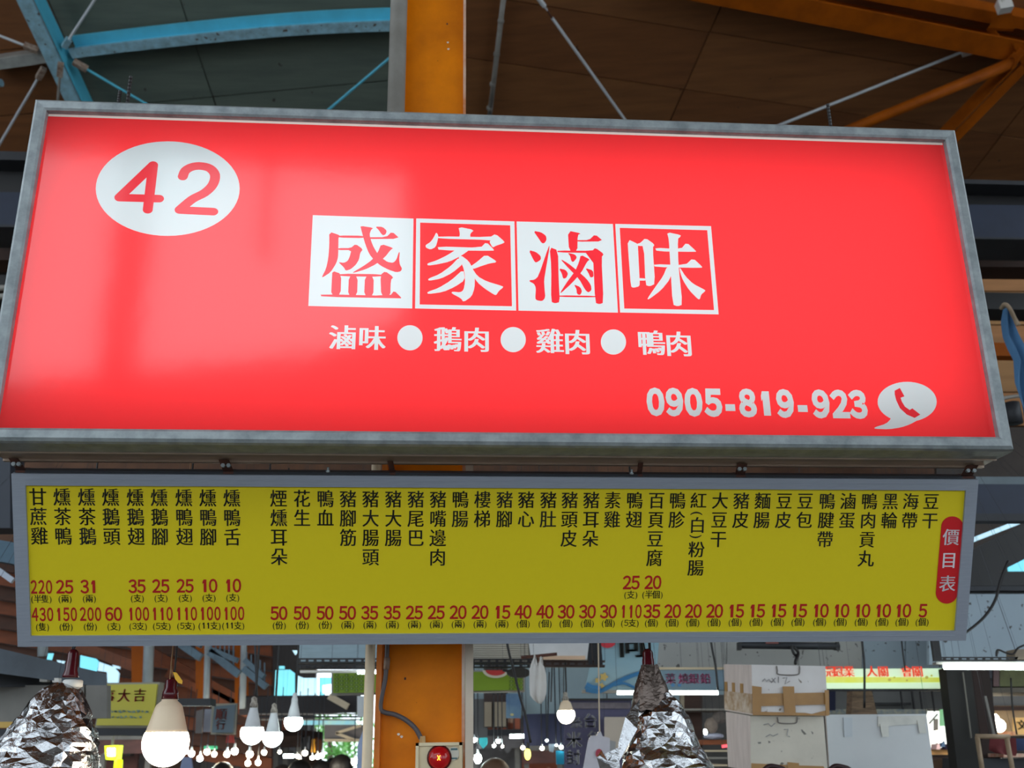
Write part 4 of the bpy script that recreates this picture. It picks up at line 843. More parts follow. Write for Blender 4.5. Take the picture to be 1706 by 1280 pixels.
part('bag_handle', cloth([(890, 1090), (889, 1096), (886, 1103), (884, 1109)], [(892, 1090), (893, 1097), (895, 1104), (895, 1109)], 5.0, 5, .006), bgp, bag, True); part('bag_handle', cloth([(900, 1094), (899, 1100), (896, 1108)], [(902, 1094), (904, 1100), (905, 1107)], 5.0, 5, .006), bgp, bag, True)
cb3 = single('power_cable', MB().tube(smooth_path([P(838, 1020, 4.2), P(846, 1078, 4.2), P(856, 1118, 4.2), P(866, 1160, 4.2), P(876, 1195, 4.2), P(884, 1238, 4.2)], 4), .0055, 6), black, 'black cable slanting down right of the orange column to a yellow bulb', 'cable', smooth=True)
# pale blue back wall, posters, navy cloth and noren
pw = mat('pale_blue_wall', s(150, 168, 176), .75, 0, .35, 3, s(118, 134, 144)); wl = thing('stall_back_wall', P(1000, 1140, 8.2), 'pale blue panelled stall wall behind the hanging white bag', 'wall')
for i, (xa, xb) in enumerate(((784, 806), (846, 938), (940, 1010), (1012, 1082), (1084, 1150), (1152, 1206))): part('wall_panel', pbox(xa, 1108, xb, 1192, 8.2, .04), pw, wl)
single('wall_panel', pbox(790, 1165, 812, 1240, 8.1, .04), mat('grey_panel', s(96, 96, 98), .7), 'narrow dark grey panel beside the pale square pole', 'panel')
cp = thing('cupboard', P(825, 1184, 8.0), 'beige two door cupboard with dark gap on the far wall', 'cupboard'); bei = mat('beige_board', s(150, 136, 118), .7, 0, .2, 4)
part('door', pbox(807, 1170, 819, 1211, 8.0, .05), bei, cp); part('door', pbox(824, 1170, 843, 1211, 8.0, .05), bei, cp); part('carcass', pbox(806, 1158, 845, 1212, 8.06, .2), mat('cupboard_shadow_brown', s(60, 44, 42), .7), cp)
po = thing('wall_poster', P(856, 1176, 7.9), 'blue poster beside the beige cupboard', 'poster'); part('sheet', pbox(843, 1156, 868, 1197, 7.9, .01), mat('blue_poster', s(64, 96, 136), .5, 0, .8, 6, s(110, 140, 160)), po); part('emblem', disc(853, 1191, 3, 2.2, 7.895, 0, 2*PI), mat('poster_cream', s(190, 180, 130), .6), po)
nv = mat('navy_cloth', s(34, 38, 66), .85, 0, .3, 4); cl1 = single('navy_curtain', cloth([(872, 1190), (872, 1215), (874, 1243)], [(944, 1189), (942, 1215), (940, 1243)], 7.2, 20, .02), nv, 'plain navy cloth left of the cloth with pale characters', 'curtain')
nr = thing('noren_curtain', P(985, 1170, 6.6), 'greyish purple cloth banner with pale characters behind the small warm bulb', 'curtain'); nm_ = mat('purple_grey_cloth', s(92, 90, 118), .85, 0, .35, 4, s(66, 64, 88))
part('cloth', pbox(940, 1166, 1052, 1284, 6.6, .01), nm_, nr); part('top_band', pbox(945, 1171, 1050, 1181, 6.59, .005), mat('lilac_band', s(124, 116, 124), .85, 0, .5, 30), nr); part('rod', pbox(936, 1164, 1056, 1167, 6.57, .03), black, nr)
mb = MB()
for ch, x, y, z in (('台', 983, 1201, 23), ('糸', 960, 1203, 20), ('米', 956, 1233, 26), ('台', 988, 1228, 20), ('封', 955, 1262, 24)): pwrite(mb, ch, x, y, 6.57, z, shift=.03)
part('lettering', mb, mat('pale_cloth_print', s(200, 200, 204), .85), nr)
ct = single('paper_notice', pbox(1007, 1195, 1046, 1262, 6.5, .008), mat('cream_paper', s(196, 184, 172), .7, 0, .2, 4), 'blank cream paper sheet left of the right foil lamp', 'paper')
tgx = thing('clear_bag_stack', P(1000, 1222, 4.4), 'hanging clear plastic bag with a red stamp left of the right foil lamp', 'bag')
part('bag_film', plate([(980, 1234), (985, 1226), (994, 1226), (997, 1219), (1001, 1219), (1004, 1227), (1016, 1230), (1016, 1290), (970, 1290)], 4.4, .01), mat('milky_film', s(190, 188, 200), .3, 0, .4, 10, s(220, 220, 228)), tgx)
part('rear_bag', plate([(1000, 1230), (1026, 1236), (1022, 1290), (996, 1290)], 4.46, .01), mat('grey_film', s(160, 160, 160), .3), tgx)
part('stamp', MB().sheet([P(998+6*math.cos(a), 1256+8*math.sin(a), 4.396) for a in [i*PI/6 for i in range(12)]], (0, -1, 0), .001), mat('stamp_red', s(176, 64, 84), .6), tgx); part('hanging_string', MB().tube([P(999, 1220, 4.4), P(998, 1170, 4.4), P(997, 1090, 4.4), P(996, 1020, 4.4)], .003, 6), cream, tgx)
# blue banner with flowers and the banner with pink characters
bb = thing('shop_banner', P(1030, 1110, 6.0), 'light blue shop banner with a bold black character, yellow flowers and waves', 'banner')
bbm = mat('sky_blue_banner', s(116, 150, 168), .6, 0, .5, 2, s(150, 168, 170))
part('face_panel', plate([(1000, 1040), (1100, 1040), (1092, 1152), (974, 1152), (982, 1112), (1000, 1112)], 6.0, .02), bbm, bb); part('frame_edge', pbox(970, 1150, 1094, 1155, 5.99, .04), grey_pipe, bb)
mb = MB(); pwrite(mb, '向', 1052, 1074, 5.99, 44, shift=.045); part('lettering', mb, blk, bb)
part('red_disc', disc(1012, 1069, 14, 11, 5.985, 0, 2*PI), mat('disc_red', s(180, 40, 56), .6), bb)
mb = MB()
for x, y, r_ in ((1006, 1128, 7), (996, 1134, 5), (1002, 1143, 5)):
    mb.add([P(x+r_*(1+.25*math.cos(5*a))*math.cos(a)*.85, y+r_*(1+.25*math.cos(5*a))*math.sin(a)*.85, 5.985) for a in [-i*PI/15 for i in range(30)]], [tuple(range(30))])
part('flower', mb, mat('flower_yellow', s(178, 152, 84), .6), bb)
for q_, r_ in (([(976, 1150), (1000, 1152), (1030, 1136), (1060, 1124), (1090, 1118)], .012), ([(976, 1142), (986, 1147), (1000, 1149)], .02), ([(1024, 1142), (1040, 1139), (1062, 1148), (1080, 1150)], .008)): part('wave', MB().tube(smooth_path([P(x, y, 5.985) for x, y in q_], 5), r_, 6), mat('wave_blue', s(52, 110, 158), .6), bb)
pk = thing('shop_signboard', P(1150, 1133, 5.95), 'grey blue signboard with pink characters left of the foam boxes', 'sign')
part('face_panel', plate([(1092, 1116), (1210, 1116), (1212, 1150), (1092, 1150)], 5.95, .06), mat('grey_blue_film', s(100, 122, 138), .5, 0, .4, 3), pk); part('top_trim', pbox(1092, 1112, 1210, 1116, 5.94, .06), mat('tan_trim', s(176, 160, 136), .6), pk)
mb = MB()
for ch, x in (('菜', 1117), ('燒', 1139), ('銀', 1156), ('鉛', 1175)): pwrite(mb, ch, x, 1131, 5.95, 17, shift=.03)
part('lettering', mb, mat('pink_print', s(188, 84, 132), .6), pk)
mb = MB()
for x, y in ((1121, 1142), (1132, 1142)): q_ = disc(x, y, 3, 2.6, 5.945, 0, 2*PI); mb.add(q_.v, q_.f)
part('dots', mb, mat('wave_blue', s(52, 110, 158)), pk)
tb = thing('fluorescent_tube', P(1112, 1155, 5.6), 'lit tube under the signboard with pink characters, crossing behind the foil lamp', 'tube light')
part('tube', MB().tube([P(1028, 1154.5, 5.6), P(1196, 1154.5, 5.6)], .0105, 10), tube_on, tb, True)
# grey flecked wall panels behind the board, tube batten, dark beams at the right edge
fk = [mat('flecked_wall_%s' % w_, c_, .75, 0, .5, 1.2, d_3, spots=(s(84, 84, 82), 26, .655), stretch=(1, 1, .6)) for w_, c_, d_3 in (('grey', s(172, 172, 168), s(140, 142, 142)), ('blue', s(160, 176, 188), s(132, 146, 158)))]
fwl = thing('metal_wall_panels', P(1340, 1080, 6.6), 'speckled grey and blue sheet wall above the foam boxes', 'wall')
for i, (xa, xb, mm) in enumerate(((1060, 1210, 0), (1211, 1330, 0), (1331, 1436, 0), (1437, 1508, 1), (1509, 1582, 1))): part('sheet_panel', pbox(xa, 990, xb, 1116 if i else 1112, 6.6, .04), fk[mm], fwl)
single('metal_wall_panel', pbox(1548, 990, 1790, 1108, 6.2, .04), fk[1], 'speckled blue grey sheet right of the price board above the perforated black rail', 'wall')
bt = thing('tube_batten', P(1315, 1077, 6.3), 'dark unlit batten fixed above the foam boxes', 'batten')
part('batten', MB().tube([P(1232, 1075, 6.3), P(1398, 1077, 6.3)], .022, 10), dark, bt, True); part('end_cap', pbox(1230, 1070, 1236, 1083, 6.28, .05), black, bt); part('end_cap', pbox(1393, 1070, 1398, 1083, 6.28, .05), black, bt)
part('label_plate', pbox(1276, 1069, 1297, 1073, 6.27, .02), mat('dull_red_label', s(120, 70, 66), .6), bt)
part('loop', MB().tube(smooth_path([P(1318, 1076, 6.25), P(1322, 1088, 6.25), P(1327, 1095, 6.25), P(1325, 1106, 6.2), P(1326, 1100, 6.2), P(1330, 1088, 6.25), P(1322, 1078, 6.25)], 4), .009, 6), black, bt, True)
for x0, x1, y1, lb in ((1184, 1196, 1150, 'black cable hanging left of the foam boxes down to the tube'), (1436, 1440, 1180, 'black cable hanging in front of the lit green sign'), (1502, 1508, 1118, 'thin dark cord on the speckled wall above the green sign')):
    single('power_cable', MB().tube(smooth_path([P(x0-2, 1010, 5.5), P(x0, 1065, 5.5), P((x0+x1)/2+2, 1110, 5.5), P(x1, y1, 5.5)], 4), .006 if x0 != 1502 else .004, 6), black, lb, 'cable', smooth=True)
single('power_cable', MB().tube(smooth_path([P(1680, 935, 5.2), P(1668, 965, 5.2), P(1658, 1000, 5.2), P(1640, 1028, 5.2), P(1612, 1052, 5.2), P(1590, 1064, 5.2)], 5), .007, 6), black, 'black cable curving down behind the right end of the price board', 'cable', smooth=True)
for (yl, yr, Y, mm, lb) in (((954, 977), (953, 975), 6.3, black, 'black beam over the speckled panel at the right edge'), ((977, 985), (976, 984), 6.25, dark, 'dark grey strip of beam at the right edge'), ((985, 996), (984, 996), 6.3, black, 'lowest black beam touching the speckled panel at the right edge'), ((806, 856), (808, 856), 5.6, navy, 'deep navy beam right of the top of the price board'), ((856, 868), (856, 868), 5.5, dark, 'grey flange under the deep navy beam'), ((794, 807), (795, 808), 5.7, mat('pale_beam_top', s(110, 124, 132), .6, 0, .4, 5), 'pale ledge over the deep navy beam right of the price board')):
    hbeam('steel_beam', yl, yr, Y, mm, lb, .08, 1480, 1860)
single('steel_beam', MB().bar(P(1560, 975, 6.9), P(1800, 855, 6.9), .1, .2), black, 'black slanting beam right of the price board', 'beam')
single('sky_slit', MB().bar(P(1600, 908, 7.2), P(1780, 838, 7.2), .02, .03), skm[False], 'narrow slanting slit of daylight right of the price board', 'window')
for pts, cy, lb in ((([(1640, 944), (1660, 938), (1668, 944), (1668, 951), (1640, 951)]), False, 'small pale daylight pane right of the price board'), (([(1678, 934), (1760, 905), (1760, 952), (1680, 952)]), True, 'larger cyan daylight pane at the right edge')):
    single('skylight_pane', plate(pts, 7.3, .01), skm[cy], lb, 'window')
tl = thing('timber_lining', P(1700, 560, 9.1), 'brown timber boards behind the blue rag at the right edge', 'boards')
for i in range(5): part('board', MB().sheet([P(1560, 430+i*56, 9.1), P(1900, 432+i*56, 9.1), P(1900, 486+i*56, 9.1), P(1560, 484+i*56, 9.1)][::-1], (0, 1, 0), .05), mat('timber_lining_%s' % 'ab'[i % 2], s(176-10*(i % 2), 122, 74), .7, 0, .5, 2, s(120, 80, 46), stretch=(.5, 5, 5)), tl)
single('roof_sheet', MB().sheet([P(1560, 712, 9), P(1900, 712, 9), P(1900, 1000, 9), P(1560, 1000, 9)][::-1], (0, 1, 0), .05), mat('dark_roof_sheet', s(70, 62, 58), .8, 0, .5, 3), 'dark corrugated sheet far behind the beams at the right edge', 'sheet')
single('roof_sheet', MB().sheet([P(-200, 700, 10), P(1560, 700, 11), P(1560, 1064, 11), P(-200, 880, 10)][::-1], (0, 1, 0), .05), mat('brown_roof_sheet', s(120, 84, 62), .8, 0, .6, 3, s(60, 46, 42)), 'dull brown sheet far behind the two signs', 'sheet')
single('steel_beam', MB().bar(P(-80, 905, 6.0), P(60, 930, 6.0), .1, .12), mat('teal_steel', s(62, 96, 118), .5, 0, .4, 5), 'teal grey beam end left of the price board', 'beam')
single('steel_beam', pbox(-80, 744, 17, 880, 6.3, .2), mat('dark_slate_steel', s(52, 58, 70), .6), 'slate grey plate girder at the left edge beside the price board', 'beam')
single('blade_bracket', MB().bar(P(-20, 938, 5.6), P(22, 968, 5.6), .02, .03), alu, 'silver arm sticking out left of the price board', 'bracket')
# foam boxes
tape = mat('brown_packing_tape', s(176, 130, 66), .35, 0, .5, 12, s(150, 106, 52)); foam2 = mat('grimy_foam', s(222, 216, 202), .85, 0, .5, 4, s(188, 182, 170), bump=.1, spots=(s(120, 118, 112), 24, .66)); side = mat('foam_side', s(226, 212, 206), .85, 0, .45, 9, s(184, 170, 164), stretch=(6, 6, .6))
pen = mat('faint_marker', s(150, 148, 152), .8)
def prism8(fr, sd, Y0, Y1):
    """front quad pixels at Y0, left side's far edge pixels at Y1"""
    return [P(*p, Y0) for p in fr], [P(*p, Y1) for p in sd]
def foambox(nm, fr, sd, Y0, Y1, lb, fm_, sm_):
    t = thing('foam_box', P(fr[0][0], fr[2][1], Y0), lb, 'box'); f_, s_ = prism8(fr, sd, Y0, Y1)     # fr: TL TR BR BL ; sd: TL BL
    dx = Vector((0, Y1-Y0, 0)); tr, br = f_[1]+dx, f_[2]+dx
    part('box_front', MB().add(f_[::-1], [(0, 1, 2, 3)]), fm_, t); part('box_side', MB().add([s_[0], s_[1], f_[3], f_[0]], [(0, 1, 2, 3)]), sm_, t)
    part('box_rear', MB().add([tr, f_[1], f_[2], br, s_[0], s_[1], f_[0], f_[3]], [(0, 1, 2, 3), (4, 0, 3, 5), (4, 6, 1, 0), (5, 3, 2, 7)]), fm_, t); return t
b1 = foambox('a', [(1252, 1108), (1375, 1110), (1380, 1192), (1254, 1192)], [(1206, 1107), (1208, 1184)], 4.6, 4.85, 'upper foam box wrapped in brown tape, lid bearing faint pen marks', fo, side)
def tp_(t, pts, Y=4.592, m_=tape): return part('tape', plate(pts, Y, .003), m_, t)
tp_(b1, [(1268, 1156), (1380, 1154), (1381, 1174), (1268, 1177)]); tp_(b1, [(1253, 1143), (1269, 1145), (1268, 1191), (1254, 1191)], 4.588); tp_(b1, [(1304, 1144), (1323, 1144), (1326, 1192), (1307, 1192)], 4.586); tp_(b1, [(1254, 1186), (1342, 1188), (1352, 1190), (1380, 1183), (1380, 1193), (1254, 1192)], 4.584); tp_(b1, [(1374, 1150), (1381, 1150), (1382, 1192), (1376, 1192)], 4.582)
sd_ = mat('scuffed_side_tape', s(160, 122, 78), .5, 0, .9, 26, s(214, 200, 186))
def side_pt(u, v):  # u 0..1 from far to near, v 0..1 top to bottom on the upper box side
    A1, B1, C1, D1 = P(1206, 1107, 4.85), P(1252, 1108, 4.6), P(1254, 1192, 4.6), P(1208, 1184, 4.85)
    return A1.lerp(B1, u).lerp(D1.lerp(C1, u), v)
def sq(u0, u1, v0, v1): return MB().sheet([side_pt(u0, v1), side_pt(u1, v1), side_pt(u1, v0), side_pt(u0, v0)], (-.98, -.2, 0), .003)
part('side_tape', sq(0, 1, .58, .97), sd_, b1)
for u in (.02, .3, .6): part('side_tape', sq(u, u+.1, .38+.02*u, .6), tape, b1)
def handle(t, x0, x1, y0, y1, Y): part('lid_notch', MB().tube(smooth_path([P(x0, y0, Y), P(x0+1, (y0+y1)/2, Y), P(x0+4, y1, Y), P(x1-4, y1+.5, Y), P(x1, (y0+y1)/2, Y), P(x1, y0, Y)], 4), .0028, 6), mat('notch_grey', s(130, 124, 120), .9), t, True)  # thin grey line along the lid notch
handle(b1, 1294, 1332, 1110, 1124, 4.597)
mb = MB()
for q_ in ([(1270, 1136), (1274, 1131), (1277, 1136), (1281, 1132), (1285, 1137)], [(1286, 1130), (1292, 1138)], [(1292, 1130), (1285, 1138)], [(1297, 1128), (1297, 1138)], [(1304, 1130), (1311, 1129), (1308, 1140), (1316, 1135)]):
    mb.tube([P(x, y, 4.598) for x, y in q_], .0016, 5)
part('pen_mark', mb, pen, b1)
b2 = foambox('b', [(1250, 1193), (1372, 1194), (1379, 1284), (1251, 1284)], [(1209, 1186), (1213, 1278)], 4.62, 4.85, 'lower grimy foam box under the tape wrapped one', foam2, side)
handle(b2, 1295, 1328, 1195, 1205, 4.615); tp_(b2, [(1252, 1272), (1310, 1275), (1372, 1277), (1378, 1290), (1252, 1290)], 4.61); tp_(b2, [(1312, 1270), (1331, 1272), (1332, 1286), (1312, 1286)], 4.606)
mb = MB()
for q_ in ([(1272, 1208), (1280, 1206), (1285, 1211), (1291, 1205)], [(1276, 1228), (1283, 1224), (1288, 1227), (1296, 1223)], [(1306, 1216), (1313, 1215), (1311, 1226), (1316, 1228)]): mb.tube([P(x, y, 4.616) for x, y in q_], .0016, 5)
part('pen_mark', mb, pen, b2)
b3 = foambox('c', [(1376, 1191), (1543, 1190), (1556, 1284), (1382, 1284)], [(1374, 1191), (1380, 1284)], 4.75, 5.1, 'wide plain grey foam box right of the two stacked ones', mat('grey_foam', s(222, 226, 228), .8, 0, .4, 3, s(200, 204, 208), bump=.08), side)
gt = mat('clear_tape', s(226, 226, 218), .4, 0, .4, 9)
tp_(b3, [(1463, 1194), (1542, 1192), (1543, 1206), (1463, 1211)], 4.745, gt); tp_(b3, [(1466, 1206), (1480, 1206), (1481, 1228), (1470, 1228)], 4.742, gt); tp_(b3, [(1528, 1200), (1540, 1200), (1544, 1222), (1532, 1222)], 4.742, gt); tp_(b3, [(1405, 1196), (1420, 1196), (1420, 1228), (1407, 1228)], 4.745, mat('grey_tape', s(204, 212, 218), .4))
for x, lb in ((1286, 'dark cap peeking above the bottom edge in front of the lower foam box'), (1395, 'dark maroon strap end in front of the wide foam box')):
    single('rubber_strap', MB().tube(smooth_path([P(x-14, 1284, 4.2), P(x-4, 1277, 4.2), P(x+8, 1278, 4.2), P(x+20, 1282, 4.2), P(x+24, 1290, 4.2)], 4), .009, 8), mat('dark_maroon_rubber', s(50, 26, 30), .5), lb, 'strap', smooth=True)
single('shelf_bench', pbox(1200, 1286, 1570, 1300, 4.5, 1.0), brown_dark, 'shelf just below the frame carrying the foam boxes', 'shelf')
# lit green sign, bright tube, dark post and the stall at the right
lg = thing('lit_signboard', P(1476, 1131, 5.9), 'lit pale green signboard with red characters right of the upper foam box', 'sign')
part('face_panel', plate([(1374, 1115), (1572, 1114), (1576, 1147), (1376, 1148)], 5.9, .05), mat('lit_green_face', s(206, 232, 196), .5, emit=.62), lg)
part('yellow_band', plate([(1376, 1128), (1574, 1129), (1575, 1137), (1376, 1138)], 5.896, .002), mat('lit_yellow_band', s(214, 220, 70), .5, 0, .7, 8, s(206, 226, 170), emit=.5), lg)
mb = MB()
for ch, x in (('冠', 1384), ('冠', 1396), ('業', 1414), ('人', 1452), ('關', 1471), ('會', 1510), ('關', 1528)): pwrite(mb, ch, x, 1119, 5.89, 17, shift=.04)
part('lettering', mb, mat('lit_red_print', s(226, 92, 62), .5, emit=.35), lg)
for x, y, r_ in ((1482, 1133, 3), (1490, 1129, 2), (1544, 1129, 3), (1552, 1126, 2), (1511, 1134, 2)): part('flower_print', disc(x, y, r_, r_*.9, 5.888, 0, 2*PI), mat('lit_ochre_print', s(206, 190, 90), .5, emit=.3), lg); part('frame_end', plate([(1572, 1113), (1579, 1113), (1583, 1150), (1576, 1150)], 5.88, .05), grey_pipe, lg); part('lower_edge', pbox(1376, 1148, 1582, 1151, 5.88, .06), dark, lg)
tb2 = thing('fluorescent_tube', P(1650, 1111, 5.2), 'long bright lit tube at the right edge under the perforated black rail', 'tube light')
part('tube', MB().tube([P(1573, 1110.5, 5.2), P(1820, 1112, 5.2)], .0145, 12), tube_on, tb2, True); part('batten', pbox(1560, 1103, 1820, 1107, 5.22, .05), grey_pipe, tb2)
single('rack_upright', MB().bar(P(1553, 1040, 5.4), P(1562, 1102, 5.4), .02, .04), black, 'black rack upright right of the price board end', 'rack')
single('cable_tray_box', pbox(1691, 1082, 1740, 1099, 5.4, .1), bei, 'small tan box on the perforated black rail at the right edge', 'box')
single('cable_loop', MB().tube(smooth_path([P(1660, 1094, 5.35), P(1662, 1083, 5.35), P(1676, 1088, 5.35), P(1688, 1090, 5.35), P(1696, 1080, 5.35), P(1710, 1074, 5.35)], 4), .005, 6), black, 'thin looping wire over the perforated black rail', 'wire', smooth=True)
def lean_post(name, x0, y0, x1, y1, wd, Y, mm, lb): return single(name, MB().bar(P(x0, y0, Y), P(x1, y1, Y), wd, min(.1, wd), (0, 1, 0)), mm, lb, 'post')
lean_post('timber_post', 1590, 1115, 1612, 1300, .13, 5.6, mat('dark_grey_post', s(28, 26, 26), .8, 0, .4, 5), 'dark leaning post right of the lit green sign')
dp_ = thing('timber_partition', P(1620, 1200, 5.7), 'very dark brown boarded partition right of the leaning post', 'partition')
for i in range(4): part('board', MB().bar(P(1596+i*14, 1112, 5.8), P(1618+i*15, 1300, 5.8), .045, .03, (0, 1, 0)), mat('black_brown_board_%s' % 'ab'[i % 2], s(42-6*(i % 2), 22, 18), .8, 0, .6, 6, s(28, 18, 16)), dp_)
lean_post('pale_strip', 1604, 1120, 1618, 1230, .007, 5.53, mat('dim_cord', s(92, 88, 82), .7), 'narrow pale cord line on the dark leaning post')
lean_post('pale_strip', 1641, 1160, 1656, 1226, .012, 5.5, mat('dim_trim', s(96, 92, 90), .7), 'narrow grey edge trim right of the dark partition')
single('slatted_fan', MB().hexa([P(1420, 1150, 6.2), P(1452, 1150, 6.2), P(1462, 1192, 6.2), P(1418, 1192, 6.2)]+[p+Vector((0, .1, 0)) for p in (P(1420, 1150, 6.2), P(1452, 1150, 6.2), P(1462, 1192, 6.2), P(1418, 1192, 6.2))]), mat('brown_slats', s(140, 112, 90), .7, 0, .9, 12, s(60, 48, 42), stretch=(1, 1, 14)), 'brown ribbed bundle under the lit green sign', 'bundle')
wk = thing('stall_back_wall', P(1510, 1165, 7.0), 'grey stall wall under the lit green sign', 'wall')
part('wall_sheet', pbox(1376, 1150, 1590, 1182, 7.0, .04), mat('mid_grey_wall', s(118, 118, 118), .75, 0, .3, 4), wk)
part('notice_frame', pbox(1454, 1152, 1516, 1173, 6.96, .02), mat('mid_grey_wall', s(118, 118, 118)), wk); part('black_edge', pbox(1456, 1171, 1518, 1175, 6.94, .03), black, wk)
for x in (1500, 1519, 1532, 1552): part('wire', MB().tube([P(x, 1148, 6.9), P(x+5, 1186, 6.9)], .006, 5), black, wk)
single('navy_cloth_strip', pbox(1383, 1152, 1392, 1184, 6.6, .02), nv, 'small navy cloth strip right of the upper foam box', 'cloth')
single('bottle_shelf', pbox(1380, 1182, 1545, 1190, 6.8, .2), mat('bluish_goods', s(112, 128, 140), .5, 0, .9, 30, s(190, 180, 150)), 'low shelf of small mixed goods just above the wide foam box', 'shelf')
bst = thing('bright_stall', P(1575, 1225, 7.6), 'brightly lit stall seen between the wide foam box and the leaning post', 'stall')
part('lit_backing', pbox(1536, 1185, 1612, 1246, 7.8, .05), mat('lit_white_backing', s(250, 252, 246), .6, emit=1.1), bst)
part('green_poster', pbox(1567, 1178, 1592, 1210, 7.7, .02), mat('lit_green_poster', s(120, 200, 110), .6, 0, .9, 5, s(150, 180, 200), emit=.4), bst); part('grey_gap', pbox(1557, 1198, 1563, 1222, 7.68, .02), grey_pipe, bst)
part('counter', pbox(1540, 1247, 1606, 1258, 7.4, .4), mat('lit_wood_counter', s(216, 160, 96), .6), bst); part('under_counter', pbox(1540, 1260, 1606, 1296, 7.45, .3), brown_dark, bst)
part('cross_brace', MB().bar(P(1548, 1206, 7.6), P(1562, 1190, 7.6), .008, .008), dark, bst)
for i, (x, y, w_, h_, c_) in enumerate(((1568, 1235, 7, 10, s(60, 90, 130)), (1578, 1240, 9, 9, s(90, 76, 110)), (1560, 1240, 7, 9, s(224, 190, 200)), (1588, 1238, 9, 11, s(150, 150, 180)))):
    single('goods_packet', MB().hexa([P(x, y+h_, 7.3), P(x+w_, y+h_, 7.3), P(x+w_*.8, y, 7.3), P(x+w_*.2, y, 7.3)]+[p+Vector((0, .1, 0)) for p in (P(x, y+h_, 7.3), P(x+w_, y+h_, 7.3), P(x+w_*.8, y, 7.3), P(x+w_*.2, y, 7.3))]), mat('packet_%s' % 'abcd'[i], c_, .5), ('blue', 'purple', 'pink', 'lilac')[i]+' packet on the counter of the brightly lit stall', 'packet')
for x, y, r_, lb in ((1562, 1228, .034, 'large round white globe lamp in the bright stall right of the foam boxes'), (1664, 1209, .038, 'round white globe lamp in the stall at the right edge'), (1657, 1197, .025, 'small white lamp above the globe lamp at the right edge')):
    c = P(x, y, 7.1); single('globe_lamp', MB().lathe(c, [(r_*1.1*math.sin(a), -r_*1.1*math.cos(a)) for a in [PI*(.03+.94*i/12) for i in range(13)]], 18), bulb_y, lb, 'lamp', smooth=True)
rst = thing('market_stall', P(1690, 1200, 7.6), 'warm lit stall with beige boards at the right edge', 'stall')
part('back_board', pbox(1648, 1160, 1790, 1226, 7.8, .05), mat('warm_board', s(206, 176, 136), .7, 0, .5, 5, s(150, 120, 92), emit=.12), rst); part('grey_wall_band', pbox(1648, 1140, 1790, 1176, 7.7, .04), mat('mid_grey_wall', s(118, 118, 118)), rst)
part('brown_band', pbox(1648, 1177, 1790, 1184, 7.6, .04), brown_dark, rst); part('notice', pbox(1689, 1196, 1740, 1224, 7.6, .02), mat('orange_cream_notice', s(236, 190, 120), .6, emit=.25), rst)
mb = MB(); pwrite(mb, '文', 1702, 1208, 7.59, 14, shift=.05); part('lettering', mb, blk, rst)
part('goods_band', pbox(1656, 1219, 1692, 1226, 7.5, .03), mat('orange_goods', s(216, 130, 84), .6, 0, .9, 40, s(240, 200, 160)), rst)
gy = thing('shelf_canopy', P(1690, 1150, 6.6), 'dusty shelf with olive crate on top at the right edge under the bright tube', 'shelf')
part('olive_crate', pbox(1666, 1116, 1790, 1144, 6.6, .3), mat('olive_crate', s(112, 114, 72), .7, 0, .6, 14), gy); part('pink_crate', pbox(1655, 1116, 1665, 1144, 6.6, .3), mat('dull_pink', s(116, 90, 88), .7), gy); part('grey_crate', pbox(1634, 1116, 1653, 1144, 6.6, .3), mat('dull_grey_crate', s(80, 80, 88), .7), gy)
part('shelf_board', MB().hexa([P(1620, 1154, 6.4), P(1790, 1154, 6.4), P(1790, 1146, 6.4), P(1616, 1146, 6.4), P(1626, 1160, 6.9), P(1790, 1160, 6.9), P(1790, 1148, 6.9), P(1622, 1148, 6.9)]), mat('dusty_board', s(112, 104, 92), .8, 0, .6, 9), gy)
for x in (1652, 1686): single('power_cable', MB().tube(smooth_path([P(x-2, 1130, 6.3), P(x+1, 1180, 6.3), P(x+8, 1224, 6.3)], 4), .009 if x < 1660 else .005, 6), black, 'black cable '+('thicker, left of the globe lamp at the right edge' if x < 1660 else 'thinner, before the cream notice at the right edge'), 'cable', smooth=True)
tf = thing('tubular_rack', P(1655, 1228, 5.0), 'beige metal tube rack frame in the lower right corner', 'rack')
ir = mat('beige_tube', s(168, 146, 120), .5, .1, .4, 12)
part('top_tube', MB().tube([P(1626, 1227, 5), P(1682, 1228, 5)], .011, 10), ir, tf, True); part('leg', MB().tube([P(1628, 1228, 5), P(1639, 1300, 5)], .011, 10), ir, tf, True); part('leg', MB().tube([P(1677, 1229, 5), P(1690, 1300, 5)], .011, 10), ir, tf, True)
single('hanging_cloth', cloth([(1651, 1230), (1650, 1242), (1650, 1250), (1662, 1256)], [(1692, 1230), (1692, 1242), (1692, 1254), (1690, 1260)], 5.3, 10, .02), mat('dark_red_cloth', s(92, 30, 34), .85), 'dark red cloth hanging behind the beige tube rack', 'cloth', smooth=True)
single('hanging_cloth', cloth([(1690, 1231), (1690, 1244), (1692, 1251)], [(1760, 1231), (1760, 1244), (1760, 1250)], 5.35, 10, .02), mat('navy_blue_cloth', s(40, 52, 88), .85), 'navy cloth hanging at the lower right corner', 'cloth', smooth=True)
single('goods_tray', pbox(1672, 1256, 1790, 1262, 5.6, .2), mat('pale_tray', s(206, 190, 170), .6, 0, .9, 40, s(196, 80, 60)), 'pale tray of small goods at the lower right corner', 'tray')
single('dark_counter', pbox(1620, 1264, 1790, 1400, 5.7, .4), dark, 'dark counter under the tray at the lower right corner', 'counter')
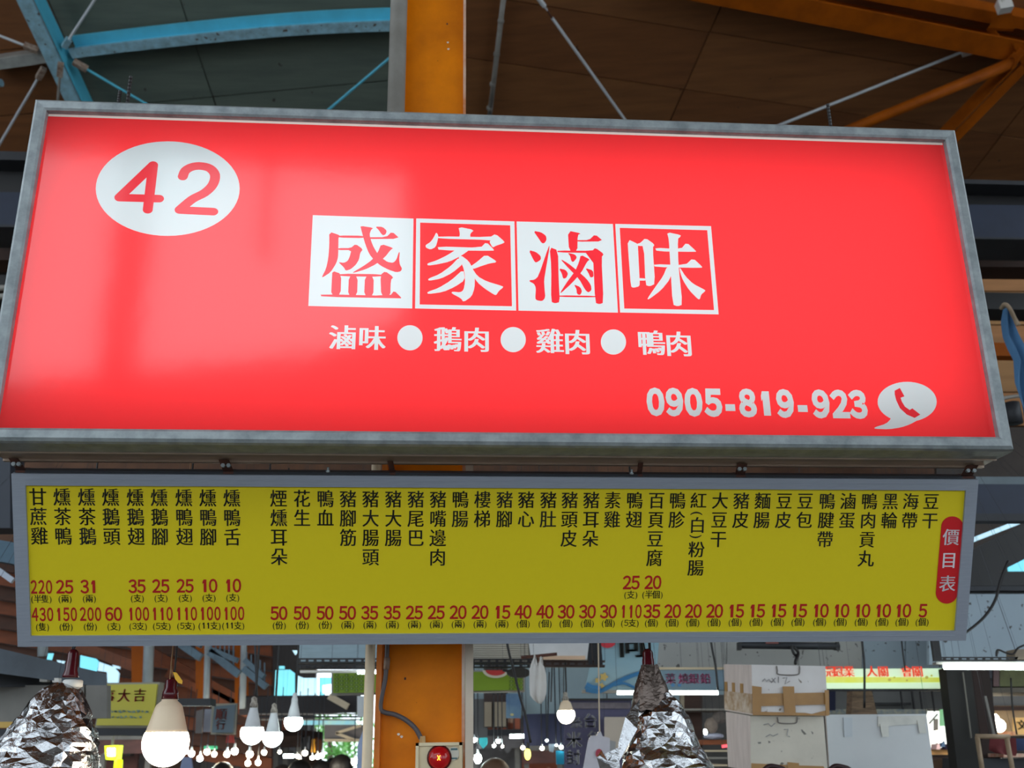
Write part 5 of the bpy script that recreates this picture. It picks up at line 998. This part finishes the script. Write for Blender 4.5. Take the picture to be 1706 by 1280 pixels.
# shelves left of the foam boxes
sh = thing('goods_shelf', P(1180, 1230, 6.4), 'cluttered shelf unit between the right foil lamp and the foam boxes', 'shelf')
part('dark_post', pbox(1138, 1158, 1170, 1300, 6.6, .1), brown_dark, sh); part('back_panel', pbox(1168, 1158, 1212, 1300, 6.9, .05), mat('dim_grey_back', s(96, 92, 90), .7, 0, .5, 6), sh)
for y, mm in ((1181, grey_pipe), (1233, mat('rust_orange_board', s(150, 84, 50), .7)), (1250, cream), (1262, grey_pipe), (1274, cream)): part('shelf_board', pbox(1134 if y < 1200 else 1172, y, 1212, y+(3 if y != 1233 else 8), 6.3, .4), mm, sh)
part('tan_post', pbox(1134, 1158, 1140, 1182, 6.2, .05), bei, sh)
for x0, y0, x1, y1, c_, lb in ((1174, 1196, 1196, 1222, s(140, 124, 114), 'crumpled tan bundle on the shelf left of the foam boxes'), (1186, 1186, 1210, 1206, s(110, 100, 96), 'grey bundle on the shelf left of the foam boxes'), (1172, 1222, 1206, 1232, s(190, 192, 214), 'lilac white sack low on the shelf left of the foam boxes')):
    c = P((x0+x1)/2, (y0+y1)/2, 6.25); rx = (P(x1, y0, 6.25)-P(x0, y0, 6.25)).x/2; rz = (P(x0, y0, 6.25)-P(x0, y1, 6.25)).z/2
    mb = MB().lathe((0, 0, 0), [(math.sin(a), -math.cos(a)) for a in [PI*(.04+.92*i/10) for i in range(11)]], 16)
    mb.v = [c+Vector((v.x*rx, v.y*rx*.7, v.z*rz))*(1+.16*mn.noise(v*2.3+c)) for v in mb.v]; single('cloth_bundle', mb, mat('bundle_'+lb.split()[0], c_, .8, 0, .5, 20), lb, 'bundle')
single('small_lamp', MB().lathe(P(1175, 1220, 6.1), [(.001, -.016), (.009, -.012), (.011, 0), (.008, .012), (.001, .016)], 12), bulb_w, 'tiny white lamp on the shelf left of the foam boxes', 'lamp', smooth=True)
single('small_lamp', MB().bar(P(1203, 1244, 6.1), P(1212, 1243, 6.1), .02, .016), mat('red_indicator', s(255, 90, 100), .4, emit=1.4), 'small glowing red light left of the lower foam box', 'lamp')
# ------------------------------------------------------------------ the far end of the market hall
mott = [mat('stall_clutter_%s' % n_, c_, .7, 0, .95, 2.2, d_4, stretch=(1, 1, 1.6), spots=(sp_, 5, .62)) for n_, c_, d_4, sp_ in (('rose', s(150, 100, 92), s(90, 70, 68), s(206, 190, 180)), ('umber', s(116, 88, 74), s(60, 48, 44), s(190, 120, 80)), ('grey', s(140, 136, 138), s(86, 80, 80), s(196, 196, 200)), ('orange', s(200, 110, 76), s(120, 70, 60), s(230, 190, 160)))]
def far_stall(x0, x1, ytop, Y, k, lb):
    t = thing('market_stall', Z(P((x0+x1)/2, 1270, Y), 0), lb, 'stall')
    a, b = P(x0, ytop, Y), P(x1, ytop, Y); zt = a.z
    part('back_panel', MB().box(((a.x+b.x)/2, Y+1.2, zt/2), (b.x-a.x, .05, zt)), mott[k % 4], t)
    part('canopy', MB().box(((a.x+b.x)/2, Y+.5, zt), (b.x-a.x, 1.3, .06)), (dark, grey_pipe, brown_dark)[k % 3], t)
    part('fascia', MB().box(((a.x+b.x)/2, Y-.12, zt-.07), (b.x-a.x, .03, .16)), (mott[2], mott[0], mott[1])[k % 3], t)
    part('counter', MB().box(((a.x+b.x)/2, Y+.4, .45), (b.x-a.x, .8, .9)), (cream, brown_dark, grey_pipe)[k % 3], t)
    for sx in (a.x+.04, b.x-.04): part('post', MB().box((sx, Y-.05, zt/2), (.05, .05, zt)), grey_pipe, t)
    rnd = random.Random(k); part('hanging_goods', (lambda M_: [M_.box((a.x+(b.x-a.x)*(i+.5)/7, Y+.2+rnd.uniform(0, .3), 1.72+rnd.uniform(0, .2)), ((b.x-a.x)/7*rnd.uniform(.5, .85), .1, .16+rnd.random()*.2)) for i in range(7)] and M_)(MB()), mott[(k+1) % 4], t)
    return t
for i, (x0, x1, yt, Y, lb) in enumerate(((-40, 160, 1222, 10, 'far stall hidden behind the lower left foil lamp'), (172, 262, 1228, 10, 'far stall with a brown canopy under the yellow sign'), (300, 352, 1224, 12, 'far stall just right of the large warm bulb'), (356, 408, 1224, 12, 'far stall under the small slate blue sign'), (412, 470, 1232, 12, 'far stall of orange goods under the two lower cool bulbs'), (474, 506, 1222, 12, 'far stall of pinkish goods left of the bright trees'), (786, 868, 1222, 11, 'far stall right of the orange column under the beige cupboard'), (870, 938, 1246, 11, 'far low stall under the navy cloth'), (1036, 1140, 1215, 10, 'far stall hidden behind the right foil lamp'))): far_stall(x0, x1, yt, Y, i+(2 if i == 4 else 0), lb)
fw_ = MB().box((-12, 24, 1.7), (15, .2, 3.4)).box((8, 24, 1.7), (20, .2, 3.4)); struct('wall_far', fw_, mat('far_wall_grey', s(112, 104, 102), .8, 0, .5, .8))
struct('wall_far', MB().box((0, 24, 5.4), (40, .2, 4.0)), mat('far_wall_grey', s(112, 104, 102)))
hz = mat('hall_roof_dark', s(60, 54, 52), .8, 0, .4, 1); struct('ceiling', MB().box((0, 17.5, 7.6), (34, 13.5, .1)), hz)
# small bulbs
FB = [(310, 1252, 5, 0), (319, 1256, 6, 0), (333, 1264, 6, 0), (345, 1253, 6, 1), (357, 1257, 5, 1), (378, 1257, 6, 1), (391, 1252, 7, 0), (416, 1257, 7, 1), (413, 1272, 5.5, 1), (430, 1271, 5.5, 1), (440, 1254, 5, 1), (466, 1253, 3.5, 1), (495, 1260, 4, 1), (500, 1268, 4.5, 1), (508, 1255, 5.5, 1), (520, 1263, 4, 1), (529, 1261, 5, 0), (536, 1259, 5, 1), (590, 1269, 6, 1), (790, 1233, 5, 0), (823, 1243, 3.5, 0), (830, 1235, 4.5, 0), (837, 1244, 2.6, 1), (871, 1246, 4, 1), (796, 1264, 8, 0), (911, 1234, 2.6, 0), (903, 1247, 4, 1), (927, 1242, 2.3, 0), (935, 1245, 4, 0)]
lbs = ['first small bulb touching the right side of the large warm bulb', 'second small white bulb right of the large warm bulb', 'small white bulb low between the large warm bulb and the slate blue sign', 'upper of two warm dots under the slate blue sign', 'lower of two warm dots under the slate blue sign', 'small warm bulb under the right edge of the slate blue sign', 'bright white dot right of and below the slate blue sign', 'far bulb under the leftmost cool bulb, upper one', 'far bulb under the leftmost cool bulb, lower one', 'lone far bulb low between the two lower cool bulbs', 'far warm bulb directly under the middle cool bulb', 'tiny warm bulb right of the middle cool bulb', 'small warm bulb at the left foot of the green trees', 'lowest warm bulb at the left foot of the green trees', 'brightest warm bulb in front of the green trees', 'dim small bulb low before the trees', 'white bulb in the middle of the trees', 'warm bulb right of the white one before the trees', 'elongated warm bulb left of the thin cream pole', 'white bulb touching the pale square pole', 'tiny white bulb under the cupboard, lower left', 'white bulb under the beige cupboard', 'tiny orange bulb under the cupboard', 'warm dot above the yellow bulb on the slanting cable', 'largest white far bulb right of the pale square pole', 'tiny white bulb high on the navy cloth', 'warm bulb low on the navy cloth, left', 'tiniest bulb on the navy cloth', 'white bulb over the cyan bag']
for (x, y, r, wm), lb in zip(FB, lbs):
    Y = 8.8 if x < 600 else 7.0; c = P(x, y, Y); rr = r/F*(c-CAM).length*.72
    t = thing('led_bulb', c, lb, 'light bulb', 'small far bulbs glowing over the stalls')
    part('globe', MB().lathe(c, [(rr*math.sin(a), -rr*math.cos(a)*(1.35 if r in (8, 6) and x > 580 else 1)) for a in [PI*(.03+.7*i/8) for i in range(9)]], 14), far_y if wm else far_w, t, True)
    part('housing', MB().lathe(c, [(rr*.8, rr*.55), (rr*.5, rr*1.2), (rr*.3, rr*1.8), (rr*.28, rr*2.3)], 10), white_m, t, True); part('cord', MB().tube([c+Vector((0, 0, rr*2.2)), c+Vector((0, 0, .5))], .004, 5), dark, t)
for i, (x, y, w_, lb) in enumerate(((481, 1260, 16, 'short lit tube among the far bulbs left of the trees'), (862, 1227, 24, 'short lit tube between the blue poster and navy cloth'))):
    c = P(x, y, 7.5); dx = w_/F*7.6/2; single('fluorescent_tube', MB().tube([c-Vector((dx, 0, 0)), c+Vector((dx, 0, 0))], .013, 8), tube_on, lb, 'tube light', smooth=True)
yb_ = thing('led_bulb', P(879, 1258, 4.15), 'yellow glowing bulb at the end of the slanting black cable', 'light bulb'); c = P(879, 1257, 4.15)
part('globe', MB().lathe(c, [(.013*math.sin(a), -.022*math.cos(a)) for a in [PI*(.03+.9*i/10) for i in range(11)]], 14), mat('lit_yellow_bulb', s(255, 240, 120), .4, emit=2.2), yb_, True); part('socket', MB().tube([c+Vector((.001, 0, .018)), c+Vector((.003, 0, .042))], .006, 8), black, yb_)
ln = mat('lit_lime_lantern', s(214, 240, 30), .5, emit=1.3)
l1 = thing('lantern', P(185, 1253, 7), 'square glowing lime yellow lantern under the yellow sign', 'lantern'); part('shade', MB().hexa([P(176, 1266, 7), P(194, 1267, 7), P(197, 1242, 7), P(174, 1243, 7)]+[p+Vector((0, .09, 0)) for p in (P(176, 1266, 7), P(194, 1267, 7), P(197, 1242, 7), P(174, 1243, 7))]), ln, l1); part('lit_core', pbox(179, 1247, 191, 1260, 6.99, .005), bulb_y, l1); part('hanger', MB().tube([P(187, 1243, 7.03), P(189, 1224, 7.03)], .008, 6), grey_pipe, l1)
single('lantern', MB().lathe(P(197, 1275, 7), [(.012, .035), (.026, .03), (.028, -.03), (.014, -.04)], 14), ln, 'smaller lime yellow lantern at the bottom edge beside the foil lamp', 'lantern', smooth=True)
for pts, c_, lb, Y in (([(926, 1251), (940, 1252), (942, 1274), (927, 1274)], s(30, 160, 200), 'bright cyan bag under the small bulbs on the navy cloth', 7), ([(798, 1230), (812, 1229), (812, 1240), (805, 1248), (799, 1241)], s(60, 190, 200), 'teal cloth scrap right of the pale square pole', 7), ([(914, 1240), (924, 1240), (922, 1254), (915, 1252)], s(160, 180, 200), 'pale bag left of the cyan bag', 7), ([(304, 1262), (318, 1262), (322, 1290), (298, 1290)], s(138, 150, 184), 'pale blue cloth hanging right of the large warm bulb', 6.5), ([(596, 1240), (606, 1214), (609, 1290), (594, 1290)], s(150, 174, 204), 'pale blue plastic sheet behind the thin cream pole', 5.5), ([(520, 1232), (524, 1232), (524, 1254), (518, 1254)], s(236, 160, 20), 'yellow upright strip in front of the trees', 8.8), ([(340, 1243), (361, 1243), (361, 1249), (340, 1249)], s(60, 170, 130), 'small green lit notice under the slate blue sign', 8.8), ([(378, 1226), (388, 1226), (390, 1238), (376, 1238)], s(150, 50, 44), 'small dark red ornament below the slate blue sign', 8.8), ([(327, 1185), (338, 1182), (336, 1222), (325, 1222)], s(120, 116, 116), 'grey strip of cloth left of the slate blue sign', 8.2), ([(341, 1182), (352, 1182), (350, 1220), (338, 1220)], s(150, 154, 168), 'pale strip of sheet touching the slate blue sign', 8.3)):
    single('hanging_cloth', plate(pts, Y, .02), mat('cloth_'+lb.split()[0]+'_'+lb.split()[1], c_, .8, 0, .3, 8), lb, 'cloth')
# trees outside beyond the hall
def tree(x, y, Y, rad, lb, seed):
    rnd = random.Random(seed); c = P(x, y, Y); t = thing('tree', Vector((c.x, Y, 0)), lb, 'tree', 'trees in daylight beyond the hall')
    part('trunk', MB().tube([(c.x, Y, 0), (c.x+.05, Y, 1.2), (c.x, Y, 2.4)], [.14, .1, .06], 8), brown_dark, t, True)
    mb = MB()
    for i in range(900):
        d = Vector((rnd.gauss(0, 1), rnd.gauss(0, 1), rnd.gauss(0, .8))).normalized()*rad*(.5+.5*rnd.random()**.5); p = c+d; a = Vector((rnd.uniform(-1, 1), rnd.uniform(-1, 1), rnd.uniform(-1, 1))).normalized()*.09; b_ = a.cross(Vector((rnd.random(), rnd.random(), 1))).normalized()*.05
        mb.add([p-a, p+b_, p+a, p-b_], [(0, 1, 2, 3)])
    o = part('foliage', mb, mat('leaf_green', s(150, 210, 120), .6, 0, .6, 1.5, s(100, 170, 90)), t); o['kind'] = 'stuff'
for i, (x, y, rd_, lb) in enumerate(((520, 1262, .55, 'leafy tree left of the others beyond the hall end, behind the small bulbs'), (548, 1255, .75, 'tallest bright green tree beyond the hall end'), (572, 1262, .6, 'green tree nearest the thin cream pole beyond the hall end'))): tree(x, y, 27+i*4.5, rd_*2*(1+i*.15), lb, i)
# shoppers far off
def person(x, ytop, Y, lb, top_c, hair_c, turn=0, seed=0):
    h = P(x, ytop, Y); H = h.z; t = thing('person', Vector((h.x, Y, 0)), lb, 'person', None)
    k = H/1.70
    J = [(0, 0, .96), (0, 0, 1.12), (0, 0, 1.30), (0, 0, 1.42), (0, .0, 1.50), (0, .01, 1.58), (0, .01, 1.66), (-.17, 0, 1.38), (-.22, .02, 1.12), (-.2, .1, .9), (.17, 0, 1.38), (.22, .02, 1.12), (.2, .1, .9), (-.1, 0, .88), (-.11, .02, .48), (-.11, 0, .06), (-.11, .12, .03), (.1, 0, .88), (.11, .02, .48), (.11, 0, .06), (.11, .12, .03)]
    Ed = [(0, 1), (1, 2), (2, 3), (3, 4), (4, 5), (5, 6), (3, 7), (7, 8), (8, 9), (3, 10), (10, 11), (11, 12), (0, 13), (13, 14), (14, 15), (15, 16), (0, 17), (17, 18), (18, 19), (19, 20)]
    Rr = [.14, .125, .15, .1, .05, .085, .07, .06, .045, .03, .06, .045, .03, .09, .06, .04, .035, .09, .06, .04, .035]
    me = bpy.data.meshes.new('b'); me.from_pydata([(a*k, b*k, c_*k) for a, b, c_ in J], Ed, []); o = bpy.data.objects.new('b', me); C.objects.link(o)
    md = o.modifiers.new('s', 'SKIN'); 
    for i, v in enumerate(me.skin_vertices[0].data): v.radius = (Rr[i]*k, Rr[i]*k*.85); v.use_root = i == 0
    sb_ = o.modifiers.new('u', 'SUBSURF'); sb_.levels = 1
    bpy.context.view_layer.update(); m2 = bpy.data.meshes.new_from_object(o.evaluated_get(bpy.context.evaluated_depsgraph_get())); bpy.data.objects.remove(o)
    m2.materials.clear(); m2.materials.append(top_c); body = bpy.data.objects.new('body', m2); C.objects.link(body); body.parent = t; ABS[body.name] = ABS[t.name]
    mb = MB().lathe(Vector((h.x, Y+.01, H-.105*k)), [(.11*k*math.sin(a), -.118*k*math.cos(a)) for a in [PI*(.2+.78*i/8) for i in range(9)]], 14); part('hair', mb, hair_c, t, True)
    ea = MB()
    for sg in (-1, 1): ea.tube([Vector((h.x+sg*.098*k, Y, H-.15*k)), Vector((h.x+sg*.115*k, Y, H-.12*k))], .016*k, 6)
    part('ears', ea, mat('skin_tone', s(190, 140, 116), .6), t)
bh_ = mat('black_hair', s(22, 18, 18), .5); br_h = mat('brown_hair', s(96, 70, 52), .6)
for x, yt, Y, lb, tc, hc in ((500, 1268, 8.2, 'person with black hair walking away below the middle cool bulbs', mat('shirt_black', s(34, 32, 36), .8), bh_), (536, 1269, 9.6, 'person with black hair and a navy top in front of the trees', mat('shirt_navy', s(52, 60, 90), .8), bh_), (569, 1259, 9.2, 'taller person with black hair left of the thin cream pole', mat('shirt_black2', s(44, 34, 34), .8), bh_), (556, 1264, 10.2, 'person in a dark red top beside the taller one before the trees', mat('shirt_red', s(120, 40, 46), .8), bh_), (471, 1276, 9.4, 'person with black hair at the bottom edge under the cool bulbs', mat('shirt_grey', s(90, 88, 90), .8), bh_), (371, 1272, 8.6, 'person with black hair at the bottom edge under the slate blue sign', mat('shirt_brown', s(90, 70, 60), .8), bh_), (824, 1266, 6.8, 'person with brown hair at the bottom edge right of the orange column', mat('shirt_tan', s(150, 130, 110), .8), br_h), (1568, 1268, 6.2, 'person with dark brown hair below the brightly lit stall', mat('shirt_dark', s(60, 50, 46), .8), br_h)): person(x, yt, Y, lb, tc, hc)
# wire and lines between the boards: flexes hanging above the far stalls
for x0, y0, x1, y1, Y, lb in ((425, 1075, 428, 1160, 4.65, 'thin black cord over the leftmost cool bulb'), (915, 1120, 912, 1232, 7.0, 'thin pale cord in front of the navy cloth'), (920, 1100, 918, 1170, 5.7, 'thin dark cord left of the small warm bulb')):
    single('power_cable', MB().tube([P(x0, y0, Y), P(x1, y1, Y)], .005, 6), dark, lb, 'cable')
# ------------------------------------------------------------------ hangers carrying what hangs behind the boards
def bounds(o):
    pts = []
    for c in [o]+list(o.children_recursive):
        if c.type == 'MESH':
            off = ABS.get(c.name, Vector()); 
            b = [Vector(q) for q in c.bound_box]; pts += [q+off for q in b]
    return pts
GRID = 'skylight_pane down_pipe roller_shutter slotted_rail fluorescent_tube rack_hook_bar power_cable wok_lid shop_banner plastic_bag led_bulb hanging_sign awning_board steel_column wall_panel foam_box rack_upright stall_back_wall cupboard wall_poster navy_curtain noren_curtain paper_notice clear_bag_stack shop_signboard metal_wall_panels metal_wall_panel tube_batten lit_signboard timber_post timber_partition slatted_fan bottle_shelf shelf_canopy lit_fascia dark_awning roof_truss lantern hanging_cloth goods_shelf cloth_bundle small_lamp globe_lamp balcony_railing lean_to_roof navy_cloth_strip cable_tray_box pale_strip steel_beam cable_loop'.split()
beams = {}
for o in [o for o in C.objects if o.parent is None and o.name.split('.')[0] in GRID]:
    b = bounds(o)
    if not b: continue
    zmin = min(p.z for p in b); zmax = max(p.z for p in b); yc = sum(p.y for p in b)/len(b); xc = sum(p.x for p in b)/len(b)
    if yc < 3.2 or yc > 11.5 or zmin < .05: continue
    zt = 1.6+yc*.36
    top = max(b, key=lambda p: p.z); x0 = min(p.x for p in b); x1 = max(p.x for p in b)
    if zmax > zt: continue
    yk = round(yc*4)/4; beams.setdefault(yk, 1)
    r_ = .0009 if x1-x0 > .25 else .0007
    # hangers start on the object's own highest vertices near its two ends
    vv = [(ABS[c.name]+v.co) for c in [o]+list(o.children_recursive) if c.type == 'MESH' and not c.name.startswith(('lettering', 'small_print')) for v in c.data.vertices]
    zc = max(v.z for v in vv); hi = [v for v in vv if v.z > zc-.02]
    ends = [min(hi, key=lambda v: v.x), max(hi, key=lambda v: v.x)]
    if x1-x0 < .25: ends = ends[:1]
    for e_ in ends:
        xx = max(-.42*yk, min(.42*yk, e_.x))
        h = MB().tube([e_-Vector((0, 0, .004)), Vector((xx, yk, 1.6+yk*.36))], r_, 4)
        part('hanger', h, dark, o)
gm = MB()
for yk in sorted(beams): gm.box((0, yk, 1.6+yk*.36+.02), (.86*yk, .04, .04))
struct('trim_2', gm, dark)
